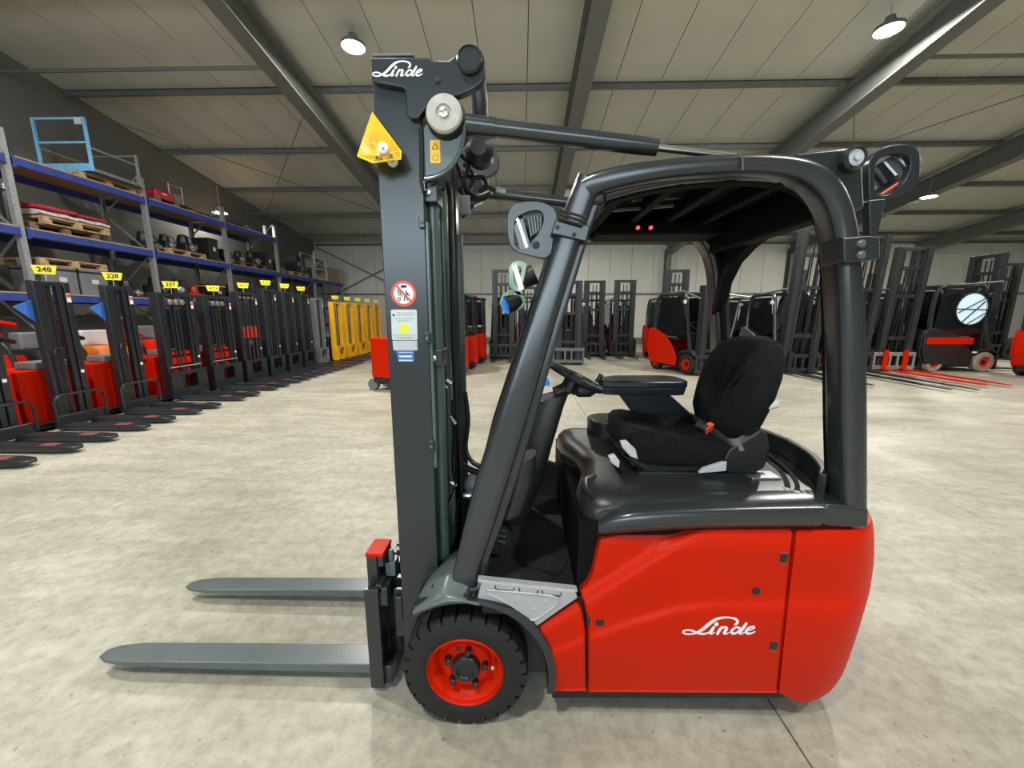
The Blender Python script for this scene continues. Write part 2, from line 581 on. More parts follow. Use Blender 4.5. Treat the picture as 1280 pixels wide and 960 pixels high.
# rear steered twin wheel under the counterweight
for dy in (-.13, .03):
    MB().lathe((0.93, TC + dy, .185), 'Y', [(.09, .01), (.165, 0), (.185, .02), (.185, .08), (.165, .10), (.09, .09)], 32).build('rear_wheel', 'rubber', fk)
MB().box(.86, 1.0, TC - .16, TC + .16, .17, .30).build('rear_axle', 'black_plastic', fk)
MB().box(-.30, .95, 1.27, 2.09, .13, .42).box(.10, .98, 1.235, 2.125, .14, .30).build('chassis', 'black_plastic', fk, bev=.02)

# --- red side panels: shared relief
bulge = [(640, 833), (690, 812), (735, 795), (790, 775), (850, 757), (885, 753), (1100, 753)]
def relief(px, py):
    yl = poly_at(bulge, px)
    d = 0.0
    d -= 0.013 * sstep((py - (yl - 4)) / 13)
    d += 0.040 * max(0, (py - 775) / 92) ** 2
    d += 0.028 * max(0, (690 - py) / 30) ** 2
    a, b = V(735, 752), V(862, 672)
    n = V(b.y - a.y, -(b.x - a.x)).normalized()          # towards upper left
    s = (V(px, py) - a).dot(n)
    d += 0.030 * sstep((s + 6) / 24) * (1 if px < 900 else 0)
    return 1.182 + d
def coons(top, right, bottom, left, nu, nv):
    T, B = resample(top, nu), resample(bottom, nu)
    L, R = resample(left, nv), resample(right, nv)
    rows = []
    for j in range(nv):
        v = j / (nv - 1)
        row = []
        for i in range(nu):
            u = i / (nu - 1)
            p = T[i] * (1 - v) + B[i] * v + L[j] * (1 - u) + R[j] * u - (T[0] * (1 - u) * (1 - v) + T[-1] * u * (1 - v) + B[0] * (1 - u) * v + B[-1] * u * v)
            row.append(p)
        rows.append(row)
    return rows
def side_panel(name, top, right, bottom, left, nu, nv, parent):
    rows = coons([V(*p) for p in top], [V(*p) for p in right], [V(*p) for p in bottom], [V(*p) for p in left], nu, nv)
    R3 = [[P(p.x, p.y, relief(p.x, p.y)) for p in r] for r in rows]
    m = MB().grid(R3)
    edge = R3[0] + [r[-1] for r in R3[1:]] + R3[-1][::-1][1:] + [r[0] for r in R3[::-1][1:-1]]
    e2 = [p + V(0, .006, 0) for p in edge]
    e3 = [p + V(0, .035, 0) for p in edge]
    n = len(edge)
    m.add(edge + e3, [(i, (i + 1) % n, n + (i + 1) % n, n + i) for i in range(n)])
    a = m.build(name, 'red', parent, ang=50)
    bmod = MBmerge(a)
    m.mirrored(TC).build(name, 'red', parent, ang=50)
    return a
def MBmerge(o):
    bm = bmesh.new()
    bm.from_mesh(o.data)
    bmesh.ops.remove_doubles(bm, verts=bm.verts, dist=1e-5)
    bm.to_mesh(o.data)
    bm.free()
    return o
door = side_panel('battery_door', [(749, 672), (775, 667.5), (830, 663), (885, 660.5), (990, 660)],
           [(990, 660), (991, 668), (986, 715), (979, 790), (971, 866)],
           [(735, 865), (850, 865.5), (971, 866)],
           [(749, 672), (744, 694), (739, 716), (733, 728), (724, 737), (729, 750), (733.5, 770), (735, 800), (735, 865)], 60, 48, fk)
side_panel('front_side_panel', [(667, 786), (722, 748)], [(722, 748), (728, 762), (732, 785), (732.5, 864)], [(688, 864), (732.5, 864)],
           [(667, 786), (677, 808), (684, 838), (688, 864)], 16, 24, fk)
# door fittings
def disc(px, py, y, r, name, m, parent, t=.004, n=20):
    c = P(px, py, y)
    return MB().lathe(c, 'Y', [(r, t), (r, -t * .5), (r * .85, -t), (.001, -t)], n).build(name, m, parent)
for (px, py) in ((979.5, 697), (967, 806.5)):
    c = P(px, py, relief(px, py))
    MB().box(c.x - .0155, c.x + .0155, c.y - .0015, c.y + .01, c.z - .026, c.z + .022).build('latch_recess', 'red_dark', door, bev=.002)
    MB().box(c.x - .0135, c.x + .0125, c.y - .004, c.y + .01, c.z - .016, c.z + .016).build('latch', 'black_plastic', door, bev=.003)
disc(945, 738.5, relief(945, 738), .014, 'door_lock', 'black_plastic', door)
c = P(750, 778, relief(750, 778))
MB().box(c.x - .014, c.x + .013, c.y - .003, c.y + .01, c.z - .011, c.z + .011).build('latch', 'black_plastic', door, bev=.002)
c = P(735, 776, relief(738, 776))
MB().box(c.x - .006, c.x + .008, c.y - .002, c.y + .02, c.z - .018, c.z + .018).build('hinge', 'black_plastic', door, bev=.003)
# inner body behind the panels (dark gaps)
MB().box(.20, .98, 1.226, 2 * TC - 1.226, .17, .80).build('body_core', 'interior_black', fk)

# --- counterweight: stacked plan outlines
sil = [(661, 1087.5), (668, 1090), (680, 1091.5), (700, 1092), (720, 1091), (745, 1087.5), (760, 1084.5), (785, 1077.5), (810, 1070), (835, 1062), (858, 1053), (872, 1044), (878, 1036)]
seam = [(661, 996), (680, 994.5), (720, 989.5), (760, 985), (800, 980.5), (840, 976.5), (866, 974), (872, 986), (878, 1000)]
rings = []
zs = [661, 662.5, 666, 672, 680, 692, 705, 720, 735, 748, 753, 758, 766, 780, 800, 820, 840, 856, 866, 873, 877, 878]
for i, py in enumerate(zs):
    y0 = relief(1040, py) + (0.006 if i == 0 else 0)
    s = P(poly_at(seam, py), py, y0)
    R = .24
    xr = P(poly_at(sil, py), py, y0 + .075).x + .062 - (0.006 if i == 0 else 0)
    z = s.z
    ring = [V(s.x, y0, z)]
    cx, cyy = xr - R, y0 + R
    for k in range(3):
        ring.append(V(lerp(s.x, cx, (k + 1) / 3), y0, z))
    for k in range(1, 11):
        a = -PI / 2 + PI / 2 * k / 10
        ring.append(V(cx + R * math.cos(a), cyy + R * math.sin(a), z))
    full = ring + [V(p.x, 2 * TC - p.y, p.z) for p in ring[::-1]]
    rings.append(full)
cw = MB().loft(rings).build('counterweight', 'red', fk, ang=48)

# --- dark hood, rail along its edge
bot = [(746, 669), (760, 666), (790, 663), (830, 660.8), (885, 658.5), (950, 657.5), (1026, 657)]
top = [(746, 652), (760, 645), (790, 640.5), (830, 637.5), (885, 635), (950, 633), (1026, 632)]
rings = []
N = 14
for i in range(N):
    px = 747 + (1026 - 747) * i / (N - 1)
    yb, yt = poly_at(bot, px), poly_at(top, px)
    d = .035 if i == 0 else (.012 if i == 1 else 0)
    A = P(px, yb, 1.192 + d)
    B = P(px, yb - 6, 1.182 + d)
    Cc = P(px, lerp(yb, yt, .75), 1.184 + d)
    D = P(px, yt, 1.196 + d)
    rings.append([V(A.x, A.y, A.z), V(A.x, B.y, B.z), V(A.x, Cc.y, Cc.z), V(A.x, D.y, D.z), V(A.x, D.y + .05, D.z + .012), V(A.x, D.y + .10, D.z + .006), V(A.x, D.y + .10, A.z - .02), V(A.x, A.y + .02, A.z - .02)])
both(MB().loft(rings), 'hood_edge', 'slate_gloss', ang=50)
# hood body
hx0, hx1, hz = .235, 1.06, .883
prof = []
def hood_ring(y, drop, inset):
    pts = [(hx0 + .03 + inset, .46), (hx0 + .012 + inset, .60), (hx0 - .005 + inset, .72), (hx0 - .02 + inset, .80 - drop), (hx0 - .012 + inset, .845 - drop), (hx0 + .015 + inset, .872 - drop), (hx0 + .06 + inset, hz - drop), (.6, hz - drop), (hx1, hz - drop), (hx1, .46)]
    return [V(x, y, z) for x, z in pts]
hr = [hood_ring(1.235, .03, .035), hood_ring(1.26, .008, .012), hood_ring(1.30, 0, .0), hood_ring(1.40, 0, -.005), hood_ring(1.50, 0, .025), hood_ring(1.60, 0, .045), hood_ring(1.74, 0, .035), hood_ring(1.88, .0, -.01), hood_ring(2.05, 0, -.02), hood_ring(2.10, .008, -.01), hood_ring(2.125, .03, .0)]
MB().loft(hr).build('hood', 'hood_plastic', fk, bev=.012, ang=60)
# raised corner strip on the hood by the driver's knee
MB().tube([V(.262, 1.27, .86), V(.235, 1.33, .872), V(.245, 1.40, .876), V(.29, 1.43, .880)], .012, 8).build('hood_bead', 'hood_plastic', fk)
# rear deck, groove lines and curved rail behind the seat
deck = MB()
def rear_curve(off, z):
    pts = [V(1.035 + off, 1.29, z), V(1.09 + off, 1.36, z), V(1.15 + off, 1.5, z), V(1.18 + off, TC, z)]
    pts = spline(pts, 5)
    return pts + [V(p.x, 2 * TC - p.y, p.z) for p in pts[::-1][1:]]
c0, c1 = rear_curve(-.10, .872), rear_curve(.03, .872)
deck.grid([c0, c1]).grid([[p - V(0, 0, .12) for p in c0], c0]).build('rear_deck', 'black_plastic', fk)
for off, z, r in ((-.105, .878, .012), (-.07, .882, .009)):
    MB().tube(rear_curve(off, z), r, 8).build('deck_groove', 'slate_gloss', fk)
def sweep_rect(path, w, h):
    m = MB()
    rings = []
    for k, p in enumerate(path):
        d = (path[min(k + 1, len(path) - 1)] - path[max(k - 1, 0)]).normalized()
        s = d.cross(V(0, 0, 1)).normalized()
        rings.append([p + s * w / 2, p - s * w / 2, p - s * w / 2 + V(0, 0, h), p + s * w / 2 + V(0, 0, h)])
    return m.loft(rings)
sweep_rect(rear_curve(.015, .872), .03, .085).build('rear_rail', 'black_plastic', fk, bev=.008)
# two pressed nuts plate beside the seat
c = PZ(989, 617, hz)
pl = MB().bar(c + V(-.03, .03, .004), c + V(.025, -.03, .004), .035, .006).build('stop_plate', 'knob_cream', fk, bev=.002)
for k in (-.012, .012):
    MB().lathe(c + V(k * .8, -k, .006), 'Z', [(.010, 0), (.010, .008), (.004, .010)], 6).build('bolt', 'knob_cream', pl)

# --- cab floor, kick panels, steering column
MB().box(-.14, .27, 1.215, 2.12, .44, .515).build('floor_pan', 'rubber_mat', fk, bev=.006)
MB().bar(V(.03, 1.44, .518), V(.17, 1.37, .518), .10, .006).build('floor_mat_pad', 'rubber_mat', fk, bev=.004)
MB().prism([(-.16, 1.32, .44), (-.15, 1.32, .56), (-.08, 1.32, .76), (-.04, 1.32, .88), (-.08, 1.32, .90), (-.22, 1.32, .62), (-.22, 1.32, .44)], (0, .72, 0)).build('front_cowl', 'black_plastic', fk, bev=.01)
a = [P(650, 575, 2.0), P(684, 577, 2.0), P(717, 588, 2.0), P(722, 597, 2.0), P(722, 642, 2.0), P(650, 628, 2.0)]
MB().prism(a, (0, .04, 0)).build('kick_panel', 'black_plastic', fk, bev=.006)
pe = MB().prism([P(615, 655, 1.42), P(632, 657, 1.42), P(638, 668, 1.42), P(636, 685, 1.42), P(615, 678, 1.42)], (.0, .012, 0)).build('pedal', 'rubber_mat', fk, bev=.004)
for k in range(3):
    MB().bar(P(622, 662 + 7 * k, 1.417), P(632, 664 + 7 * k, 1.417), .006, .005).build('pedal_rib', 'slate_light', pe)
col = []
for px, py, w, d in ((640, 645, 22, .09), (655, 600, 26, .10), (668, 555, 25, .10), (682, 510, 24, .09), (690, 494, 22, .075)):
    cc = P(px, py, 1.62)
    col.append(srect(cc, V(w / 481 * 1.62 * .93, 0, w / 481 * 1.62 * .22), V(0, d, 0), 16, 3.5))
MB().loft(col).build('column_shroud', 'black_plastic', fk, ang=50)
low = []
for px, py, w in ((637, 640, 20), (650, 600, 22), (655, 570, 16)):
    cc = P(px, py, 1.45)
    low.append(srect(cc, V(w / 481 * 1.45, 0, .02), V(0, .06, 0), 14, 3))
MB().loft(low).build('knee_panel', 'slate', fk, ang=50)
SWC = P(719, 471, 1.64)
ax_ = V(math.sin(math.radians(27)), 0, math.cos(math.radians(27)))
ux = V(math.cos(math.radians(27)), 0, -math.sin(math.radians(27)))
MB().tube([P(694, 492, 1.63), SWC + ax_ * -.05], .03, 12).tube([SWC + ax_ * -.07, SWC + ax_ * -.012], .038, 12).build('steering_column', 'black_plastic', fk)
MB().lathe(P(731, 487, 1.60), (V(1, 0, .1), V(0, 1, 0), V(-.1, 0, 1)), [(.012, -.05), (.03, -.03), (.034, .02), (.02, .045)], 12).build('column_lever', 'black_plastic', fk)
ring = [SWC + ux * (.122 * math.cos(2 * PI * i / 32)) + V(0, .122 * math.sin(2 * PI * i / 32), 0) for i in range(32)]
sw = MB().tube(ring, .0135, 10, closed=True).build('steering_wheel', 'black_plastic', fk)
for k in range(3):
    a = 2 * PI * k / 3 + .4
    MB().bar(SWC, SWC + ux * (.118 * math.cos(a)) + V(0, .118 * math.sin(a), 0), .03, .012, up=ax_).build('spoke', 'black_plastic', sw)
MB().lathe(SWC, (ax_, ux, V(0, 1, 0)), [(.036, -.02), (.036, .012), (.02, .018), (.001, .018)], 18).build('wheel_hub', 'black_plastic', sw)
sq = P(684, 478, 1.72)
MB().lathe(sq, 'Z', [(.010, -.015), (.013, .0), (.010, .008), (.005, .018)], 10).build('cowl_bottle', 'blue_lens', fk)

# --- arm rest console on the far side
m = MB()
top_ = [P(745, 470, 1.95), P(770, 463.5, 1.98), P(800, 461, 2.0), P(832, 464, 2.0), P(850, 468, 1.98)]
AZ0, AZ1 = 1.125, 1.185
pl_ = [V(.385, 1.90, 0), V(.40, 1.87, 0), V(.45, 1.855, 0), V(.78, 1.855, 0), V(.815, 1.875, 0), V(.82, 1.92, 0), V(.81, 2.02, 0), V(.76, 2.06, 0), V(.50, 2.05, 0), V(.41, 1.99, 0)]
ar = MB().loft([[V(p.x, p.y, AZ0 + .025) for p in pl_], [V(p.x, p.y, AZ1 - .008) for p in pl_], [V(lerp(p.x, .6, .02), lerp(p.y, 1.95, .06), AZ1) for p in pl_]]).build('armrest_pad', 'slate', fk, bev=.006)
MB().loft([[V(lerp(p.x, .6, .06), lerp(p.y, 1.95, .06), AZ0 - .012) for p in pl_], [V(lerp(p.x, .6, .02), lerp(p.y, 1.95, .02), AZ0 + .024) for p in pl_]]).build('armrest_base', 'slate', fk, bev=.004)
MB().prism([V(.48, 1.93, AZ0), V(.73, 1.93, AZ0), V(.94, 1.93, .945), V(.90, 1.93, .90), V(.70, 1.93, .90), V(.62, 1.93, .945)], (0, .07, 0)).build('armrest_arm', 'slate', fk, bev=.008)
MB().cyl(P(746, 478, 1.9), P(752, 468, 1.9), .012, 10).build('console_switch', 'black_plastic', fk)
# far console with rounded front
pts = [V(.95, 1.88, 0), V(.45, 1.88, 0)] + [V(.45 - .10 * math.sin(PI * k / 8), 1.98 - .10 * math.cos(PI * k / 8), 0) for k in range(1, 8)] + [V(.45, 2.08, 0), V(.95, 2.08, 0)]
MB().loft([[p + V(0, 0, .87) for p in pts], [p + V(0, 0, .962) for p in pts], [V(lerp(p.x, .6, .03), lerp(p.y, 1.98, .1), .972) for p in pts]]).build('side_console', 'black_plastic', fk, bev=.006)

# --- seat
seat = MB()
rings = []
for x, hw, zt, zb in ((.428, .17, .985, .935), (.438, .215, 1.015, .915), (.46, .235, 1.03, .90), (.50, .245, 1.032, .895), (.60, .245, 1.012, .89), (.70, .24, .998, .89), (.80, .235, .995, .895), (.90, .22, 1.0, .90), (.93, .19, .985, .915)):
    c = V(x, TC, (zt + zb) / 2)
    r = srect(c, V(0, hw, 0), V(0, 0, (zt - zb) / 2), 28, 3.6)
    # side bolsters rise a little over the middle
    rr = []
    for p in r:
        u = abs(p.y - TC) / hw
        if p.z > c.z:
            p = p + V(0, 0, .022 * sstep((u - .45) / .4) - .012 * (1 - u))
        rr.append(p)
    rings.append(rr)
seat.loft(rings)
so = seat.build('seat_cushion', 'seat_fabric', fk, ang=60)
rings = []
for s, hw, th, xx, zz in ((0, .165, .035, .89, .975), (.06, .195, .055, .897, 1.01), (.2, .215, .062, .912, 1.08), (.4, .235, .062, .934, 1.17), (.6, .235, .058, .956, 1.26), (.75, .215, .052, .974, 1.325), (.87, .18, .046, .988, 1.372), (.95, .135, .038, .997, 1.398), (1, .075, .02, 1.0, 1.41)):
    rr = []
    for p in srect(V(xx, TC, zz), V(0, hw, 0), V(th, 0, 0), 32, 2.8):
        u = abs(p.y - TC) / hw
        if p.x < xx:
            p = p + V(-.030 * sstep((u - .35) / .45) * (1 if .1 < s < .95 else .3), 0, 0)
        rr.append(p)
    rings.append(rr)
bk = MB().loft(rings).build('seat_back', 'seat_fabric', fk, ang=60)
for k in range(4):
    y = TC - .065 + .045 * k
    pth = [V(.850, y, 1.07), V(.866, y, 1.15), V(.878, y, 1.20), V(.889, y + .03 * (k - 1.5), 1.25), V(.902, y + .055 * (k - 1.5), 1.30)]
    MB().tube(spline([p + V(.0, 0, 0) for p in pth], 3), .0035, 6).build('seam', 'seat_fabric', bk)
MB().tube([V(.96, 1.50, 1.15), P(962, 506, 1.46), P(970, 505, 1.46)], .018, 10).build('lumbar_knob', 'light_grey', fk)
# recliner cover
rc = [P(906, 588, 1.425), P(905, 574, 1.425), P(912, 562, 1.425), P(940, 545, 1.425), P(952, 537, 1.425), P(960, 543, 1.425), P(963, 560, 1.425), P(957, 585, 1.425), P(945, 592, 1.425), P(915, 593, 1.425)]
MB().prism(rc, (0, .05, 0)).build('recliner_cover', 'black_plastic', fk, bev=.010, seg=3)
MB().prism([P(874, 592, 1.42), P(880, 586, 1.42), P(909, 577, 1.42), P(908, 589, 1.42)], (0, .02, 0)).build('seat_lever', 'light_grey', fk, bev=.003)
MB().prism([P(776, 553, 1.43), P(784, 552, 1.43), P(795, 562, 1.43), P(798, 575, 1.43), P(788, 571, 1.43), P(778, 560, 1.43)], (0, .03, 0)).build('seat_lever', 'light_grey', fk, bev=.005)
MB().prism([P(761, 572, 1.43), P(769, 569, 1.43), P(775, 577, 1.43), P(774, 586, 1.43), P(764, 579, 1.43)], (0, .03, 0)).build('seat_lever', 'light_grey', fk, bev=.004)
MB().box(.44, .93, 1.46, 1.90, .905, .93).prism([V(.40, 1.45, .955), V(.42, 1.45, .94), V(.50, 1.45, .885), V(.94, 1.45, .905), V(.96, 1.45, .93), V(.94, 1.45, .94), V(.52, 1.45, .925)], (0, .46, 0)).build('seat_pan', 'black_plastic', fk, bev=.006)
MB().box(.47, .93, 1.47, 1.89, .878, .908).box(.46, .95, 1.43, 1.45, .878, .895).build('seat_rail', 'black_plastic', fk, bev=.004)
MB().box(.88, .99, 1.40, 1.47, .872, .892).build('rail_end', 'steel', fk, bev=.004)
# belt: strap from the recliner over the cushion to the far side
bp_ = [P(927, 556, 1.42), P(915, 556, 1.44), P(900, 545, 1.50), P(886, 535, 1.58), P(872, 526, 1.70), P(866, 520, 1.80)]
rows = []
for p in spline(bp_, 4):
    rows.append([p + V(.012, -.004, -.022), p + V(-.012, .004, .024), p + V(-.012, .008, .024), p + V(.012, 0, -.022)])
belt = MB().loft(rows).build('seat_belt', 'mid_grey', fk)
MB().bar(P(881, 538, 1.50), P(889, 532, 1.53), .022, .030, up=(-.4, -.6, .7)).build('belt_buckle', 'sign_red', belt, bev=.003)
MB().bar(P(872, 532, 1.54), P(884, 538, 1.50), .03, .035, up=(-.4, -.6, .7)).build('belt_socket', 'black_plastic', belt, bev=.003)

# --- overhead guard
st = [  # outer px, inner px, depth
    ((557, 752), (606, 742), 1.235), ((566, 715), (612, 700), 1.24), ((579, 660), (630, 652), 1.245), ((594, 600), (648, 598), 1.25), ((627, 500), (677, 500), 1.26), ((661, 398), (705, 400), 1.275), ((697, 288), (738, 292), 1.29), ((713, 240), (750, 258), 1.29), ((723, 216), (757, 240), 1.285)]
rail = [((722, 222), (751, 262), 1.28), ((745, 212), (764, 255), 1.27), ((790, 202), (800, 245), 1.26), ((850, 194.5), (850, 236), 1.255), ((920, 190), (920, 231), 1.25), ((975, 190.5), (970, 234), 1.25), ((1018, 198), (998, 243), 1.25), ((1046, 214), (1014, 260), 1.25), ((1065, 242), (1024, 284), 1.25), ((1076, 285), (1029, 315), 1.25), ((1082, 345), (1031, 365), 1.245), ((1086, 420), (1033, 430), 1.24), ((1087, 520), (1034, 525), 1.235), ((1087, 605), (1036, 605), 1.225), ((1087, 655), (1037, 655), 1.215)]
def guard(stations, f0, f1, dy, hy, e, back=0.0):
    rings = []
    for o, i, y in stations:
        A, B = P(*o, y + back), P(*i, y + back)
        a, b = A.lerp(B, f0), A.lerp(B, f1)
        rings.append(srect((a + b) / 2 + V(0, dy, 0), (a - b) / 2, V(0, hy, 0), 20, e))
    return rings
both(MB().loft(guard(st, 0, .80, .03, .045, 4)), 'front_pillar', 'slate_gloss', ang=60)
both(MB().loft(guard(st, .74, 1.0, .045, .035, 6)), 'pillar_flange', 'slate', ang=60)
O = spline([V(*o, y * 100) for o, i, y in rail], 4)
I = spline([V(*i, y * 100) for o, i, y in rail], 4)
rail2 = [((a.x, a.y), (b.x, b.y), a.z / 100) for a, b in zip(O, I)]
gf = both(MB().loft(guard(rail2, 0, .64, .04, .05, 3.2)), 'guard_frame', 'slate_gloss', ang=60)
both(MB().loft(guard(rail2, .58, .90, .0, .035, 5, .065)), 'guard_flange', 'slate', ang=60)
both(MB().loft(guard(rail2, .80, 1.0, .0, .025, 6, .085)), 'guard_seal', 'interior_black', ang=60)
# weld seam on the rail and small stencil marks
a, b = P(925, 190.5, 1.235), P(928, 213, 1.235)
MB().tube([a + V(0, .02, 0), a.lerp(b, .3) + V(.002, -.004, 0), b + V(0, -.002, 0)], .003, 6).build('weld_seam', 'slate_light', gf[0])
# roof panel, cross bars, header and rear frame
rz = lambda x: 1.945 + .035 * (1 - ((x - .62) / .42) ** 2)
rows = []
for k in range(9):
    x = .30 + .68 * k / 8
    rows.append([V(x, 1.31, rz(x)), V(x, 2.05, rz(x)), V(x, 2.05, rz(x) - .02), V(x, 1.31, rz(x) - .02)])
MB().loft(rows).build('roof_panel', 'interior_black', fk)
for k in range(4):
    x = .33 + .16 * k
    MB().box(x - .018, x + .018, 1.30, 2.06, rz(x) - .075, rz(x) - .022).build('roof_bar', 'interior_black', fk, bev=.008)
MB().box(.195, .265, 1.29, 2.07, 1.84, 1.925).build('front_header', 'black_plastic', fk, bev=.015)
MB().box(.93, 1.0, 1.28, 2.08, 1.80, 1.93).build('rear_header', 'interior_black', fk, bev=.015)
MB().box(.34, .92, 1.84, 2.05, 1.86, 1.925).build('roof_console', 'interior_black', fk, bev=.02)
g = [V(.985, 2.06, 1.82), V(.985, 1.70, 1.82), V(.985, 1.80, 1.79), V(.985, 1.90, 1.74), V(.985, 1.97, 1.66), V(.985, 2.02, 1.52), V(.985, 2.06, 1.50)]
MB().prism(g, (.05, 0, 0)).build('rear_gusset', 'interior_black', fk, bev=.006)
for (a, b) in (((765, 263), (842, 257)), ((790, 250), (862, 246))):
    MB().bar(P(*a, 1.62), P(*b, 1.66), .012, .012).build('roof_glint_bar', 'slate_light', fk, bev=.003)  # pale bars stand in for lamp reflections on the roof underside
for k in (0, 1):
    c = P(797 + 16 * k, 285, 1.835)
    MB().lathe(c, 'Y', [(.008, 0), (.008, -.012), (.002, -.014)], 10).build('red_spot', 'red_lens', fk)  # two small glowing red spots on the roof console
# rear pillar foot, clamp with bolts, top bracket and pivot
pf = [P(1026, 657, 1.205), P(1027, 640, 1.205), P(1034, 630, 1.205), P(1088, 636, 1.205), P(1087, 661, 1.205), P(1040, 660, 1.205)]
both(MB().prism(pf, (0, .12, 0)), 'pillar_foot', 'slate_gloss', bev=.012)
cl = MB().prism([P(1054, 297, 1.19), P(1086, 294, 1.19), P(1101, 296, 1.19), P(1101, 324, 1.19), P(1086, 326, 1.19), P(1055, 328, 1.19)], (0, .09, 0)).build('lamp_clamp', 'slate', fk, bev=.006)
for py in (305, 319):
    c = P(1076, py, 1.185)
    MB().lathe(c, 'Y', [(.012, .006), (.012, -.004), (.007, -.010), (.001, -.011)], 10).build('bolt', 'slate_light', cl)
br = [P(990, 193, 1.275), P(1020, 189, 1.275), P(1062, 185.5, 1.275), P(1071, 188, 1.275), P(1077, 197, 1.275), P(1078, 215, 1.275), P(1081, 260, 1.275), P(1070, 262, 1.275), P(1040, 215, 1.275)]
both(MB().prism(br, (0, .03, 0)), 'pivot_bracket', 'slate', bev=.006)
PIVR = P(1062, 200.5, 1.27)
pb = MB().lathe(PIVR, 'Y', [(.033, .07), (.034, -.02), (.027, -.03), (.022, -.022)], 24).build('rear_pivot', 'slate', fk)
MB().lathe(PIVR, 'Y', [(.0225, -.02), (.0225, -.024), (.010, -.024), (.010, -.032), (.001, -.032)], 20).build('pivot_bolt', 'light_grey', pb)

# --- rear lamp bracket
def ring_plate(outer, inner, th):
    """plate with a window; outer and inner lists of equal length (3D)"""
    n = len(outer)
    th = Vector(th)
    vs = outer + inner + [p + th for p in outer] + [p + th for p in inner]
    fs = []
    for i in range(n):
        j = (i + 1) % n
        fs += [(i, j, n + j, n + i), (2 * n + i, 3 * n + i, 3 * n + j, 2 * n + j), (i, 2 * n + i, 2 * n + j, j), (n + i, n + j, 3 * n + j, 3 * n + i)]
    return MB().add(vs, fs)
def closed_curve(px, y, n=28):
    pts = spline([V(p[0], p[1], 0) for p in px + [px[0]]], 6)[:-1]
    pts = resample(pts + [pts[0]], n + 1)[:-1]
    return [P(p.x, p.y, y) for p in pts]
o_ = closed_curve([(1086, 205), (1092, 193), (1106, 184), (1124, 180), (1142, 182), (1150, 192), (1150, 222), (1144, 234), (1126, 243), (1106, 250), (1094, 255), (1088, 252), (1086, 230)], 1.35, 36)
i_ = closed_curve([(1094, 208), (1098, 200), (1109, 194), (1124, 191), (1135, 194), (1138, 202), (1137, 214), (1130, 228), (1118, 240), (1104, 244), (1096, 242), (1094, 236), (1094, 222)], 1.35, 36)
lb = ring_plate(o_, i_, (0, .025, 0)).build('lamp_bracket', 'slate', fk, bev=.003)
MB().prism([P(1086, 250, 1.34), P(1108, 248, 1.34), P(1105, 262, 1.34), P(1098, 295, 1.34), P(1088, 296, 1.34)], (0, .03, 0)).build('bracket_arm', 'slate', fk, bev=.004)
LC = P(1117, 218, 1.43)
la = (V(.55, -.25, -.80).normalized(),)
lu = la[0].cross(V(0, 1, 0)).normalized()
LA = (la[0], lu, la[0].cross(lu))
wl_ = MB().lathe(LC, LA, [(.02, -.06), (.05, -.055), (.058, 0), (.06, .025), (.054, .03)], 24).build('rear_work_lamp', 'black_plastic', fk)
for k in range(14):
    a = 2 * PI * k / 14
    d = LA[1] * math.cos(a) + LA[2] * math.sin(a)
    MB().bar(LC + d * .056 - LA[0] * .05, LC + d * .062 + LA[0] * .01, .006, .016, up=d).build('cooling_fin', 'steel', wl_)
MB().lathe(LC, LA, [(.055, .028), (.05, .034), (.001, .036)], 24).build('lens', 'red_lens', wl_)

# --- near mirror bracket with lamp and far one
def head_lamp(y, pts_o, pts_i, mname, parent):
    o1, i1 = closed_curve(pts_o, y, 30), closed_curve(pts_i, y, 30)
    return ring_plate(o1, i1, (0, .02, 0)).build('lamp_bracket', mname, parent, bev=.003)
nb = head_lamp(1.30, [(634, 282), (635, 266), (643, 256), (660, 251), (680, 253), (694, 262), (697, 276), (692, 300), (686, 322), (664, 320), (645, 314), (636, 302)],
               [(643, 290), (643, 276), (649, 270), (662, 264), (673, 263), (679, 269), (678, 280), (672, 292), (664, 302), (660, 311), (650, 311), (644, 306)], 'slate', fk)
disc(670, 306, 1.298, .012, 'bracket_hole', 'ink', nb, t=.002)
MC = P(662, 284, 1.38)
MB().bar(P(645, 268, 1.33), P(657, 312, 1.33), .035, .006, up=(0, 1, 0)).build('mirror_glass', 'dark_glass', nb)
MB().bar(P(645.5, 270, 1.325), P(658.5, 309, 1.325), .008, .012, up=(0, 1, 0)).build('lamp_strip', 'led', nb)
fin = MB().tube([P(655, 284, 1.40), P(678, 280, 1.40)], .05, 14).build('work_lamp', 'black_plastic', nb)
for k in range(5):
    MB().bar(P(659 + 4 * k, 266 + k, 1.345), P(664 + 3 * k, 296 - 2 * k, 1.345), .006, .02, up=(0, 1, 0)).build('cooling_fin', 'slate_light', fin)
pc = MB().prism([P(695, 273, 1.262), P(738, 282, 1.262), P(733, 302, 1.262), P(689, 292, 1.262)], (0, .05, 0)).build('pillar_clamp', 'slate', fk, bev=.004)
for q in ((722, 281), (718, 293), (697, 284)):
    disc(q[0], q[1], 1.26, .006, 'screw', 'ink', pc, t=.003)
for k in range(3):
    MB().tube([P(700 - k, 263 + 5 * k, 1.25), P(733 - 2 * k, 272 + 5 * k, 1.25)], .004, 6).build('cable_tie', 'black_plastic', fk)
